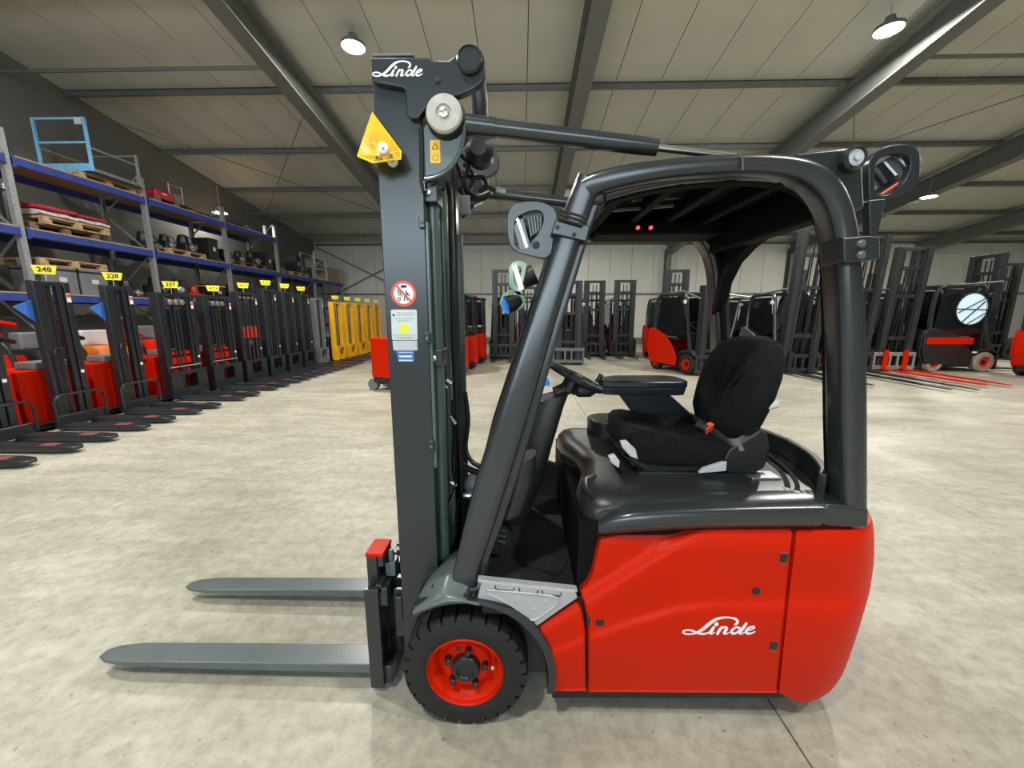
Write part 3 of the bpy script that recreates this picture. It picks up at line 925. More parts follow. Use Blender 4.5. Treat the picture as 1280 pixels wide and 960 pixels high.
# far side bracket (pale green), blue spot lamp
fy = 2.02
fb = head_lamp(fy, [(636, 345), (636, 335), (641, 328), (650, 326), (658, 330), (656, 345), (652, 360), (654, 366), (650, 370), (640, 362), (636, 355)],
               [(642, 345), (641, 338), (644, 333), (649, 332), (652, 335), (651, 345), (649, 355), (648, 360), (646, 361), (643, 356), (642, 350)], 'mint', fk)
MB().bar(P(643, 332, fy - .01), P(652, 362, fy - .01), .022, .012, up=(0, 1, 0)).build('lamp_strip', 'led', fb)
MB().tube([P(652, 350, fy + .06), P(668, 342, fy + .06)], .055, 12).build('work_lamp', 'black_plastic', fb)
pb2 = [P(p[0], p[1], fy) for p in ((624, 378), (628, 368), (638, 362), (650, 364), (657, 374), (655, 384), (646, 388), (644, 378), (638, 372), (631, 376), (628, 384))]
MB().prism(pb2, (0, .02, 0)).build('blue_lamp_bracket', 'mint', fk, bev=.003)
LC2 = P(638, 380, fy + .02)
d2 = V(-.85, -.35, -.35).normalized()
e2 = d2.cross(V(0, 0, 1)).normalized()
A2 = (d2, e2, d2.cross(e2))
bl = MB().lathe(LC2, A2, [(.02, -.07), (.045, -.05), (.05, .02), (.045, .03)], 18).build('blue_spot_lamp', 'black_plastic', fk)
MB().lathe(LC2, A2, [(.044, .028), (.03, .042), (.001, .046)], 18).build('lens', 'blue_lens', bl)
# --- mast
YN = 1.325
mx0, mx1 = -.4645, -.3175
rail_m = MB()
rail_m.box(mx0, mx1, YN, YN + .018, .10, 2.275).box(mx0, mx0 + .02, YN + .018, YN + .075, .10, 2.27).box(mx1 - .02, mx1, YN + .018, YN + .075, .10, 2.27)
both(rail_m, 'outer_mast_rail', 'slate', bev=.004)
inner = MB().box(-.43, -.415, YN + .025, YN + .10, .12, 2.25).box(-.43, -.335, YN + .085, YN + .10, .12, 2.25).box(-.35, -.335, YN + .05, YN + .10, .12, 2.25)
both(inner, 'inner_mast_rail', 'slate', bev=.003)
inner = MB().box(-.42, -.325, YN + .14, YN + .155, .12, 2.22).box(-.335, -.32, YN + .12, YN + .175, .12, 2.22)
both(inner, 'third_mast_rail', 'black_plastic', bev=.003)
# thin light edge profile of the near rail, with lugs
MB().box(mx1, mx1 + .010, YN - .001, YN + .02, .95, 1.80).build('rail_edge_strip', 'slate_green', fk, bev=.002)
for (a, b, c, d) in ((523, 270, 531, 285), (530, 416, 538, 430), (535, 551, 543, 565)):
    A, B = P(a, b, YN - .012), P(c, d, YN - .012)
    lg = MB().box(A.x, B.x, YN - .014, YN + .02, B.z, A.z).build('rail_lug', 'slate', fk, bev=.003)
    cc = (A + B) / 2
    MB().lathe(V(cc.x, YN - .014, cc.z), 'Y', [(.006, 0), (.006, -.004), (.001, -.005)], 8).build('screw', 'slate_light', lg)
# lift cylinders behind the rails
lc = MB()
cx = P(545.5, 400, 1.405).x
lc.cyl(V(cx, 1.405, .25), V(cx, 1.405, 1.88), .0235, 20)
a_, b_ = both(lc, 'lift_cylinder', 'slate_green')
for (py, h) in ((242, .03), (447, .03)):
    A = P(532, py, 1.36)
    bb = MB().box(mx1 - .01, cx + .03, 1.345, 1.435, A.z - h, A.z + h).build('cylinder_clamp', 'slate', fk, bev=.004)
    MB().lathe(V(cx, 1.345, A.z), 'Y', [(.010, 0), (.010, -.006), (.001, -.008)], 8).build('bolt', 'steel', bb)
# second slimmer cylinder, hoses, chains and middle lift cylinder
MB().cyl(V(-.30, 1.53, .22), V(-.30, 1.53, 1.95), .020, 14).build('hydraulic_pipe', 'slate_green', fk)
MB().cyl(V(-.385, TC, .15), V(-.385, TC, 1.75), .05, 20).build('free_lift_cylinder', 'slate', fk)
for k in range(5):
    y = 1.58 + .075 * k
    x = -.335 + .012 * (k % 2)
    MB().tube([V(x, y, .30), V(x, y, 1.2), V(x + .004, y + .005, 2.0)], .013 if k % 2 else .017, 8).build('hydraulic_hose', 'hose', fk)
for y in (1.55, 1.82):
    ch = MB()
    for k in range(54):
        ch.box(-.41 + (.0 if k % 2 else .004), -.385, y - .012, y + .012, .35 + .033 * k, .35 + .033 * k + .028)
    ch.build('lift_chain', 'black_plastic', fk)
MB().box(-.36, -.345, 1.47, 1.89, .30, 1.96).build('mast_dark_fill', 'black_plastic', fk, bev=.004)  # black sheet added to fill the see-through mast with dark
for z in (.22, 1.12, 2.05):
    MB().box(-.37, -.338, 1.43, 1.93, z - .05, z + .05).build('mast_crossbar', 'slate', fk, bev=.008)
MB().box(-.47, -.42, 1.345, 2.015, 2.20, 2.26).build('mast_crossbar', 'slate', fk, bev=.008)
for (a, b, c, d, y) in ((558, 475, 564, 480, 1.48), (555, 482, 560, 485, 1.48), (563, 520, 569, 530, 1.5), (563, 602, 570, 607, 1.5)):
    MB().cyl(P(a, b, y), P(c, d, y), .008, 8).build('hose_fitting', 'steel', fk)
for pts, y, r in (([(565, 500), (567, 540), (566, 580), (568, 600)], 1.5, .005), ([(571, 592), (568, 610), (563, 622), (560, 628)], 1.49, .004), ([(573, 625), (570, 645), (572, 665), (566, 690)], 1.5, .005), ([(566, 520), (569, 560), (570, 585)], 1.5, .004)):
    MB().tube(spline([P(p[0], p[1], y) for p in pts], 4), r, 6).build('control_cable', 'hose', fk)
# loop of hose towards the cowl
MB().tube(spline([P(581, 490, 1.55), P(585, 525, 1.55), P(582, 560, 1.55), P(590, 577, 1.53), P(604, 585, 1.5)], 5), .010, 8).build('hydraulic_hose', 'hose', fk)
MB().tube(spline([P(578, 582, 1.55), P(590, 588, 1.53), P(604, 592, 1.5)], 4), .014, 8).build('hydraulic_hose', 'hose', fk)
MB().lathe(P(592, 606, 1.6), 'Y', [(.04, .05), (.045, 0), (.035, -.02), (.02, -.03)], 14).build('tilt_valve', 'mid_grey', fk)
MB().lathe(P(585, 619, 1.58), 'X', [(.012, -.02), (.016, 0), (.012, .02)], 10).build('hose_fitting', 'steel', fk)

# top plate with boss
tp = [(463, 71), (500, 71), (536, 71.5), (540, 75), (561, 75), (574, 64), (582, 58.5), (592, 57.5), (602, 62), (606.5, 72), (606, 92), (602, 103), (592, 111), (574, 119), (556, 122), (541, 126), (533, 134), (523, 148), (513, 148), (508, 143), (506, 112), (503, 109), (490, 107), (469, 103), (464, 100)]
tpl = MB().prism([P(a, b, 1.300) for a, b in tp], (0, .03, 0)).build('mast_top_plate', 'slate', fk, bev=.005)
MB().prism([P(a, b, 1.300) for a, b in tp], (0, .03, 0)).mirrored(TC).build('mast_top_plate', 'slate', fk, bev=.005)
MB().lathe(P(587.5, 77, 1.300), 'Y', [(.039, .012), (.039, -.012), (.034, -.018), (.034, -.014), (.001, -.014)], 28).build('plate_boss', 'slate', tpl)
MB().lathe(P(547, 101, 1.30), 'Y', [(.009, .004), (.008, -.004), (.001, -.006)], 12).build('screw', 'ink', tpl)
MB().box(P(463, 66, 1.33).x, P(516, 66, 1.33).x, 1.34, 1.36, P(463, 68, 1.33).z, P(463, 64, 1.33).z).build('mast_cap', 'slate_light', fk, bev=.003)
# quarter plate below
qp = [(529, 160), (535, 152), (545, 150), (578, 150), (579, 165), (575, 185), (566, 203), (556, 213), (545, 219), (531, 221)]
qo = MB().prism([P(a, b, 1.315) for a, b in qp], (0, .02, 0)).build('pivot_plate', 'slate_light', fk, bev=.004)
MB().tube(spline([P(580, 150, 1.31), P(580, 166, 1.31), P(576, 187, 1.31), P(567, 205, 1.31), P(556, 216, 1.31), P(543, 222, 1.31), P(531, 224, 1.31)], 4), .006, 8).build('plate_rim', 'slate_green', qo)
MB().tube([P(526, 160, 1.32), P(527, 190, 1.32), P(527, 225, 1.32), P(530, 240, 1.32)], .008, 8).build('rail_weld', 'slate_gloss', fk)
MB().box(P(530, 140, 1.33).x, P(537, 140, 1.33).x, 1.318, 1.345, P(533, 222, 1.33).z, P(533, 160, 1.33).z).build('plate_post', 'slate_light', fk, bev=.006)
# tilt cylinders on the roof
PIVF = P(557, 146, 1.30)
kb = MB().lathe(PIVF, 'Y', [(.062, .10), (.063, .02), (.058, .0), (.05, -.01)], 32).build('front_pivot', 'black_plastic', fk)
MB().lathe(PIVF + V(-.002, -.01, .002), 'Y', [(.054, .012), (.055, -.006), (.050, -.012), (.024, -.014), (.022, -.008), (.001, -.008)], 36).build('pivot_washer', 'knob_cream', kb)
MB().lathe(PIVF + V(-.002, -.012, .002), 'Y', [(.015, .0), (.015, -.014), (.006, -.016), (.005, -.012), (.001, -.012)], 6).build('pivot_bolt', 'steel', kb)
d = (PIVR - PIVF)
d = V(d.x, 0, d.z)
t0 = PIVF + V(0, .035, 0)
tiltm = MB().tube([t0 + d * .03, t0 + d * .50, t0 + d * .545, t0 + d * .548], [.026, .026, .024, .012], 20).tube([t0 + d * .02, t0 + d * .125], [.030, .029], 20)
both(tiltm, 'tilt_cylinder', 'slate_gloss', ang=30)
both(MB().cyl(t0 + d * .54, t0 + d, .011, 12), 'cylinder_rod', 'chrome')
MB().lathe(V(PIVF.x, 2 * TC - 1.33, PIVF.z), 'Y', [(.05, -.06), (.055, .03), (.05, .05)], 20).build('front_pivot', 'black_plastic', fk)
# far hose reel tube and hose bundle between mast and cab
ft = MB().tube([P(597, 104, 1.55), P(600, 128, 1.56), P(601, 170, 1.58)], .030, 14).build('hose_pulley_tube', 'black_plastic', fk)
MB().lathe(P(600, 190, 1.6), 'Y', [(.035, .06), (.055, .03), (.055, -.03), (.03, -.05)], 20).build('hose_pulley', 'black_plastic', fk)
for i, pts in enumerate(([(572, 190), (585, 205), (580, 230), (596, 245), (612, 240)], [(570, 200), (578, 225), (590, 250), (605, 236), (620, 238)], [(575, 215), (590, 222), (604, 222), (608, 232), (598, 240)], [(575, 235), (586, 258), (598, 252), (602, 240)], [(577, 272), (590, 258), (602, 250), (612, 243)], [(580, 205), (592, 218), (588, 238), (600, 252)])):
    MB().tube(spline([P(a, b, 1.62 + .02 * i) for a, b in pts], 5), .009, 8).build('hydraulic_hose', 'hose', fk)
for (a, b, c, d_, y) in ((592, 258, 604, 252, 1.66), (606, 238, 616, 240, 1.68), (600, 244, 606, 236, 1.66), (618, 236, 632, 239, 1.7)):
    MB().cyl(P(a, b, y), P(c, d_, y), .010, 8).build('hose_fitting', 'steel', fk)
A = P(581, 254, 1.6)
MB().box(A.x - .02, A.x + .02, 1.6, 1.62, A.z - .04, A.z + .03).build('valve_block', 'mid_grey', fk, bev=.003)

# --- fork carriage
CX0, CX1 = -.600, -.545
ca = MB().box(CX0, CX1, 1.295, 1.318, .022, .465).build('carriage_end_plate', 'slate', fk, bev=.003)
MB().box(CX0, CX1, 1.962, 1.985, .022, .465).build('carriage_end_plate', 'slate', fk, bev=.003)
MB().box(-.556, -.515, 1.31, 1.975, .385, .462).box(-.560, -.535, 1.31, 1.975, .44, .475).build('carriage_top_bar', 'slate', fk, bev=.003)
MB().box(-.556, -.515, 1.31, 1.975, .03, .11).build('carriage_bottom_bar', 'slate', fk, bev=.003)
for y in (1.40, 1.56, 1.80):
    MB().box(CX1 - .005, CX1 + .06, y, y + .03, .10, .44).build('carriage_rib', 'slate', fk, bev=.004)
MB().box(-.50, -.47, 1.34, 2.02, .30, .40).build('carriage_bracket', 'slate', fk, bev=.004)
for k in range(7):
    MB().box(-.562, -.54, 1.45 + .06 * k, 1.475 + .06 * k, .465, .482).build('bar_notch', 'slate', fk, bev=.002)
for k, (y, z) in enumerate(((1.42, .32), (1.42, .26))):
    MB().lathe(V(CX1 + .06, y, z - .05), 'X', [(.016, 0), (.016, .012), (.006, .014)], 8).build('bolt', 'slate_light', fk)
MB().lathe(V(-.52, 1.42, .14), 'Z', [(.03, -.03), (.035, 0), (.035, .06), (.02, .07)], 14).build('side_roller', 'black_plastic', fk)
MB().box(-.51, -.47, 1.36, 1.375, .20, .42).build('carriage_arm', 'slate', fk, bev=.004)
def fork(y0, y1):
    m = MB()
    x_h, x_t = -.645, -1.803
    def sec(x, zt, zb, dy):
        return [V(x, y0 + dy, zb), V(x, y1 - dy, zb), V(x, y1 - dy, zt), V(x, y0 + dy, zt)]
    m.loft([sec(-.562, .085, .043, 0), sec(x_h, .085, .043, 0), sec(-1.2, .080, .043, 0), sec(-1.66, .071, .048, 0), sec(-1.76, .067, .050, .012), sec(x_t, .063, .053, .032)])
    f = m.build('fork', 'slate_light', fk, bev=.004)
    MB().box(-.602, -.560, y0, y1, .044, .575).box(-.559, -.535, y0 + .001, y1 - .001, .53, .574).build('fork_shank', 'slate', f, bev=.005)
    MB().box(-.604, -.533, y0 - .001, y1 + .001, .575, .59).build('shank_top', 'red', f, bev=.003)
    MB().box(-.54, -.50, y0 + .03, y1 - .02, .47, .53).lathe(V(-.52, (y0 + y1) / 2, .53), 'Z', [(.012, 0), (.014, .03), (.008, .045)], 8).build('fork_latch', 'slate_light', f, bev=.003)
fork(1.340, 1.440)
fork(1.770, 1.870)

# --- front fender
WC = V(WX, 0, WZ)
def arc(r, a, y):
    return V(WX + r * math.cos(a), y, WZ + r * math.sin(a))
rings = []
for k in range(25):
    a = math.radians(128 - (128 + 13) * k / 24)
    rr = .290 + .012 * (k / 24)
    tk = .010 + .016 * sstep((k - 8) / 6)
    rings.append([arc(rr, a, 1.168), arc(rr + tk, a, 1.172), arc(rr + tk + .002, a, 1.205), arc(rr + .010, a, 1.38), arc(rr, a, 1.38), arc(rr + .004, a, 1.19)])
both(MB().loft(rings), 'wheel_arch', 'slate', ang=50)
# mud guard shell in front of the pillar
lipc = [(516, 768), (519, 766), (540, 758), (560, 753), (580, 752), (600, 756)]
midc = [(520, 755), (536, 747), (548, 739), (556, 736), (572, 742), (598, 752)]
topc = [(531, 733), (541, 720), (552, 711), (566, 703), (580, 701), (606, 705)]
L1 = [P(a, b, 1.166) for a, b in lipc]
L2 = [P(a, b, 1.195 + .01 * abs(i - 4)) for i, (a, b) in enumerate(midc)]
L3 = [P(a, b, 1.30) for a, b in topc]
n = 26
mg = MB().grid([[p for p in resample(l, n)] for l in (L1, [a.lerp(b, .5) for a, b in zip(L1, L2)], L2, [a.lerp(b, .5) + V(0, -.006, 0) for a, b in zip(L2, L3)], L3, [p + V(0, .10, -.02) for p in L3])])
for o in both(mg, 'mud_guard', 'slate_light', ang=60):
    s = o.modifiers.new('thick', 'SOLIDIFY')
    s.thickness = .008
    s.offset = 0
for q in ((554, 728), (541, 733)):
    c = P(q[0], q[1], 1.247)
    MB().lathe(c, 'Y', [(.0045, .01), (.0045, -.004), (.001, -.005)], 8).build('screw', 'ink', fk)
for q in ((580, 750), (592, 744.5), (585, 741)):
    c = P(q[0], q[1], 1.185)
    MB().lathe(c, 'Y', [(.005, .02), (.005, -.003), (.001, -.004)], 8).build('screw', 'slate', fk)
# --- silver step
sp = [(602, 727), (625, 729.5), (660, 733), (700, 737.5), (719, 740), (722, 747.5), (695, 766), (667, 786), (655, 776), (640, 766), (622, 757), (597, 748)]
stp = MB().prism([P(a, b, 1.186) for a, b in sp], (0, .02, 0)).build('step_plate', 'silver_plate', fk, bev=.003)
ip = [(608, 737), (650, 740.5), (688, 744.5), (699, 747), (699, 752), (690, 760), (672, 773), (664, 776), (655, 768), (640, 757), (622, 747.5), (607, 741)]
rimp = [P(a, b, 1.183) for a, b in ip]
MB().tube(resample(rimp + [rimp[0]], 40)[:-1], .0035, 6, closed=True).build('pressed_rim', 'silver_plate', stp)
MB().prism([P(a, b, 1.183) for a, b in ip], (0, .006, 0)).build('pressed_field', 'silver_plate', stp, bev=.002)
for q in ((645, 750), (681, 752.5), (668, 762)):
    MB().lathe(P(q[0], q[1], 1.183), 'Y', [(.010, .002), (.009, -.002), (.004, -.003), (.001, -.003)], 14).build('rivet', 'silver_plate', stp)
for px in (631, 661, 690):
    A = P(px, 727.5 + (px - 600) * .105 + 4, 1.184)
    tr = [A + V(-.034, 0, .008), A + V(-.030, 0, -.008), A + V(.028, 0, -.013), A + V(.032, 0, .0)]
    MB().tube(tr, .0022, 6).build('tread_slot', 'ink', stp)
MB().prism([P(597, 725, 1.19), P(722, 738, 1.19), P(722, 741, 1.19), P(597, 729, 1.19)], (0, .028, 0)).build('step_tread', 'silver_plate', fk, bev=.003)
# dark sill under the door
MB().prism([P(690, 858, 1.26), P(980, 860, 1.26), P(980, 872, 1.26), P(690, 872, 1.26)], (0, .02, 0)).build('sill', 'black_plastic', fk)

# --- script logo: strokes with varying width, unit = pixels of the mark
def ribbon(m, pts, ws, mp, n=5):
    p3 = spline([V(a, b, w) for (a, b), w in zip(pts, ws)], n)
    L, R = [], []
    for k, p in enumerate(p3):
        d = p3[min(k + 1, len(p3) - 1)] - p3[max(k - 1, 0)]
        q = V(-d.y, d.x, 0).normalized() * (p.z / 2)
        L.append(mp(p.x + q.x, p.y + q.y))
        R.append(mp(p.x - q.x, p.y - q.y))
    m.grid([L, R])
    for p in (p3[0], p3[-1]):
        m.add([mp(p.x, p.y)] + [mp(p.x + p.z / 2 * math.cos(2 * PI * i / 12), p.y + p.z / 2 * math.sin(2 * PI * i / 12)) for i in range(12)], [(0, 1 + i, 1 + (i + 1) % 12) for i in range(12)])
def script_logo(mp, matn, parent):
    m = MB()
    ribbon(m, [(855, 183), (885, 165), (893, 135), (870, 105), (800, 84), (700, 80), (600, 100), (520, 145), (440, 210), (380, 258), (320, 290), (240, 318), (160, 322), (108, 302), (112, 276), (165, 262), (235, 272), (310, 302), (380, 318), (440, 312), (490, 290)], [24, 40, 42, 34, 26, 28, 40, 48, 50, 46, 36, 26, 24, 26, 26, 26, 28, 32, 32, 28, 18], mp)
    ribbon(m, [(548, 225), (520, 265), (497, 305), (520, 316), (560, 295)], [40, 44, 40, 26, 14], mp)
    ribbon(m, [(585, 180), (592, 178)], [58, 58], mp, 1)
    ribbon(m, [(665, 222), (630, 268), (602, 318)], [36, 44, 40], mp)
    ribbon(m, [(622, 280), (670, 235), (720, 222), (738, 240), (715, 280), (700, 308), (730, 316), (770, 298)], [20, 26, 34, 40, 44, 40, 24, 14], mp)
    ribbon(m, [(925, 232), (880, 222), (830, 250), (808, 290), (835, 314), (885, 298), (930, 255)], [34, 28, 34, 42, 36, 28, 24], mp)
    ribbon(m, [(1022, 170), (985, 222), (945, 275), (925, 305), (950, 316), (1000, 295)], [40, 46, 46, 40, 26, 14], mp)
    ribbon(m, [(1020, 275), (1085, 258), (1135, 232), (1130, 214), (1085, 218), (1040, 250), (1020, 290), (1050, 314), (1100, 306), (1150, 285)], [16, 22, 26, 28, 28, 36, 42, 34, 24, 16], mp)
    return m.build('script_logo', matn, parent, label='white script lettering')
def map_door(u, v):
    px, py = 845 + u * 110 / 1280, 765 + v * 35 / 407
    y = relief(px, py) - .0015
    return P(px, py, y)
script_logo(map_door, 'white', door)
script_logo(lambda u, v: P(461.5 + (u - 30) * 70 / 1180, 70.5 + v * 31 / 407, 1.2985), 'white', tpl)
# stickers on the mast
SY = YN - .0012
def flat_disc(px, py, r, y, name, m, parent, r0=0):
    c = P(px, py, y)
    mm = MB()
    n = 32
    if r0:
        mm.add([c + V(r * math.cos(2 * PI * i / n), 0, r * math.sin(2 * PI * i / n)) for i in range(n)] + [c + V(r0 * math.cos(2 * PI * i / n), 0, r0 * math.sin(2 * PI * i / n)) for i in range(n)], [(i, (i + 1) % n, n + (i + 1) % n, n + i) for i in range(n)])
    else:
        mm.lathe(c, 'Y', [(r, .001), (r, 0)], n)
    return mm.build(name, m, parent)
ps = flat_disc(504.5, 367, .040, SY, 'prohibition_sticker', 'white', fk)
flat_disc(504.5, 367, .043, SY - .0006, 'red_ring', 'sign_red', ps, r0=.034)
MB().bar(P(495, 357, SY - .001), P(514, 377, SY - .001), .007, .001, up=(0, -1, 0)).build('red_slash', 'sign_red', ps)
pm = MB()
for a, b, w in (((501, 358), (508, 358), .008), ((497, 362), (499, 370), .003), ((499, 362), (502, 371), .003), ((507, 363), (509, 369), .004), ((506, 370), (505, 376), .003), ((508, 369), (509, 376), .003), ((509, 366), (512, 370), .003)):
    pm.bar(P(*a, SY - .0008), P(*b, SY - .0008), w, .0006, up=(0, -1, 0))
pm.build('pictogram', 'ink', ps)
flat_disc(499, 374, .006, SY - .0008, 'pictogram_wheel', 'ink', ps, r0=.0035)
def plate(x0, y0, x1, y1, name, m, y=SY, parent=None):
    A, B = P(x0, y0, y), P(x1, y1, y)
    return MB().box(min(A.x, P(x0, y1, y).x), B.x, y, y + .001, B.z, A.z).build(name, m, parent or fk, bev=.0)
s1 = MB().prism([P(a, b, SY) for a, b in ((488.5, 388), (490, 387), (519.5, 387), (521, 388.5), (521.8, 424), (520.5, 425), (491.5, 425), (490, 424))], (0, .001, 0)).build('inspection_sticker', 'sticker_pale', fk)
flat_disc(505.3, 411, .0185, SY - .0006, 'yellow_seal', 'lime', s1)
def small_text(s, px, py, size, m, parent, bold=0):
    c = P(px, py, SY - .0008)
    return text_obj(s, size, m, parent, facing(c, 0), bold=bold)
small_text('G', 498.5, 392.5, .017, 'ink_grey', s1)
tm = MB()
random.seed(3)
for (x0, x1, py) in ((502, 518, 391), (502, 518, 393.5), (494, 517, 398.5), (497, 512, 401), (492, 519, 419), (493, 519, 421.5), (497, 515, 423)):
    x = x0
    while x < x1:
        w = random.uniform(.8, 2.2)
        tm.bar(P(x, py, SY - .0006), P(min(x + w, x1), py, SY - .0006), .0018, .0004, up=(0, -1, 0))
        x += w + .5
tm.build('fine_print', 'ink_grey', s1)
MB().lathe(P(492, 394, SY - .0005), 'Y', [(.004, 0), (.004, -.0004)], 10).build('small_mark', 'ink', s1)
s2 = MB().prism([P(a, b, SY) for a, b in ((490.5, 426), (521.5, 425.7), (521.8, 438), (492, 438))], (0, .001, 0)).build('blank_sticker', 'light_grey', fk)
s3 = MB().prism([P(a, b, SY) for a, b in ((495, 438.5), (517.5, 438.5), (517.5, 452), (498, 452))], (0, .001, 0)).build('blue_sticker', 'blue_sign', fk)
tm = MB()
for (x0, x1, py, w) in ((499, 516, 440.5, .002), (499, 515, 445.5, .006), (499, 516, 450.5, .005)):
    x = x0
    while x < x1:
        q = random.uniform(1.2, 2.6)
        tm.bar(P(x, py, SY - .0006), P(min(x + q, x1), py, SY - .0006), w, .0004, up=(0, -1, 0))
        x += q + .4
tm.build('white_print', 'white', s3)
s4 = MB().prism([P(a, b, 1.3145) for a, b in ((537.5, 176), (539, 175), (549, 175), (550, 176), (550.5, 203), (549, 204), (539, 204), (537.8, 203))], (0, .001, 0)).build('warning_sticker', 'sign_amber', fk)
tr = [P(a, b, 1.3138) for a, b in ((540, 186), (547.5, 186), (543.7, 179))]
MB().tube(resample(tr + [tr[0]], 16)[:-1], .0009, 4, closed=True).build('warning_triangle', 'ink', s4)
tr = [P(a, b, 1.3138) for a, b in ((541, 194), (548, 194), (548, 200), (541, 200))]
MB().tube(resample(tr + [tr[0]], 16)[:-1], .0007, 4, closed=True).build('warning_square', 'ink_grey', s4)
# yellow three-sided number sign held by a magnet
Ap, Lf, Rt, Bt = P(465.5, 141, 1.30), P(447.5, 195, 1.26), P(501, 189.5, 1.285), P(466, 203, 1.235)
Rb = P(501, 198.5, 1.265)
bk_ = P(498, 186, 1.322)
ns = MB().add([Ap, Lf, Bt, Rb, Rt], [(0, 1, 4), (1, 2, 3, 4), ]).build('number_sign', 'sign_amber', fk)
s = ns.modifiers.new('thick', 'SOLIDIFY')
s.thickness = .003
s.offset = 0
lip = MB().add([p + V(0, -.002, -.002) for p in (Lf, Bt, Rb, Rt)], [(0, 1, 2, 3)]).build('sign_face', 'sign_yellow', ns)
s = lip.modifiers.new('thick', 'SOLIDIFY')
s.thickness = .002
MB().tube([Ap, Lf, Bt, Rb, Rt], .003, 6, closed=True).tube([Lf, Rt], .002, 6).build('sign_rim', 'sign_yellow', ns)
# number 53 on the down-turned lip and faintly on the face
def mapped_text(txt, matn, fn):
    o = text_obj(txt, 1.0, matn, ns, Matrix.Identity(4))
    for v in o.data.vertices:
        v.co = fn(v.co.x, v.co.y)
    return o
def lip_map(u, v):
    px = 480 + u * 27
    yt, yb = 196.5 - (px - 456) * .14, 202.5 - (px - 466) * .135
    t = .5 - v / .95
    py = lerp(yt, yb, t)
    return P(px, py, lerp(1.272, 1.246, t) - .014)
mapped_text('53', 'ink', lip_map)
mapped_text('53', 'amber_print', lambda u, v: P(463.5 + u * 7 + v * 11, 172 - u * 19 + v * 5, 1.30 - .04 * (172 - u * 19 - 141) / 54 - .008))
for q, y in (((479, 185.5), 1.262), ((490.5, 201.5), 1.315)):
    mg_ = MB().lathe(P(*q, y), 'Y', [(.0165, .006), (.0165, -.004), (.012, -.007), (.001, -.007)], 20).build('magnet', 'white', ns)
    MB().lathe(P(*q, y - .007), 'Y', [(.004, 0), (.003, -.002)], 6).build('screw', 'ink_grey', mg_)
# ------------------------------------------------------------------ pallet rack along the left wall
RKX, RKD = -9.0, 1.1
POSTS = [4.6, 7.09, 9.6, 12.1, 14.6, 17.1, 19.7]
Z_LOW, Z_MID, Z_TOP = 1.89, 3.05, 4.26
rk = empty('pallet_rack', (RKX - RKD / 2, 12.1, 0), worldspace=True)
tag(rk, 'long pallet rack with galvanised uprights and dark blue beams along the left wall', 'rack')
def post_mb(x, y, h):
    m = MB()
    s = 1 if x > RKX - .5 else -1
    m.box(x - .01 * s - .04, x - .01 * s + .04, y - .05, y - .044, 0, h).box(x - .04, x + .04, y + .044, y + .05, 0, h).box(x + s * .034, x + s * .040, y - .05, y + .05, 0, h)
    return m
for i, y in enumerate(POSTS):
    h = 4.70 if i < 5 else 3.75
    if i == 5:
        h = 3.6
    for x in (RKX - .04, RKX - RKD + .04):
        u = post_mb(x, y, h).build('upright', 'galv', rk)
        if x > RKX - .5 and i < 5:
            hm = MB()
            z = 2.0
            while z < h - .05:
                for dy in (-.018, .018):
                    hm.box(x + .0402, x + .041, y + dy - .006, y + dy + .006, z, z + .025)
                z += .075
            hm.build('slot_row', 'ink_grey', u)['kind'] = 'stuff'
    for k, z in enumerate((.3, 1.2, 2.1, 3.0, 3.9)):
        if z < h - .6:
            a, b = (RKX - .08, RKX - RKD + .08) if k % 2 else (RKX - RKD + .08, RKX - .08)
            MB().bar(V(a, y, z), V(b, y, z + .85), .03, .03).build('brace', 'galv', rk)
def beams(y0, y1, z):
    for x in (RKX + .005, RKX - RKD):
        MB().box(x - .025, x + .025, y0 + .052, y1 - .052, z - .14, z).build('beam', 'rack_blue', rk, bev=.006)
        for yy in (y0 + .056, y1 - .056):
            MB().box(x + .0, x + .032, yy - .004, yy + .03 if yy < (y0 + y1) / 2 else yy + .004, z - .18, z + .03).build('beam_claw', 'rack_blue', rk)
    MB().box(RKX - RKD + .02, RKX + .03, y0 + .055, y1 - .055, z, z + .022).build('shelf_board', 'chipboard', rk)
for y0, y1 in zip(POSTS[:4], POSTS[1:5]):
    beams(y0, y1, Z_TOP)
for y0, y1 in zip(POSTS, POSTS[1:]):
    beams(y0, y1, Z_MID)
    beams(y0, y1, Z_LOW)

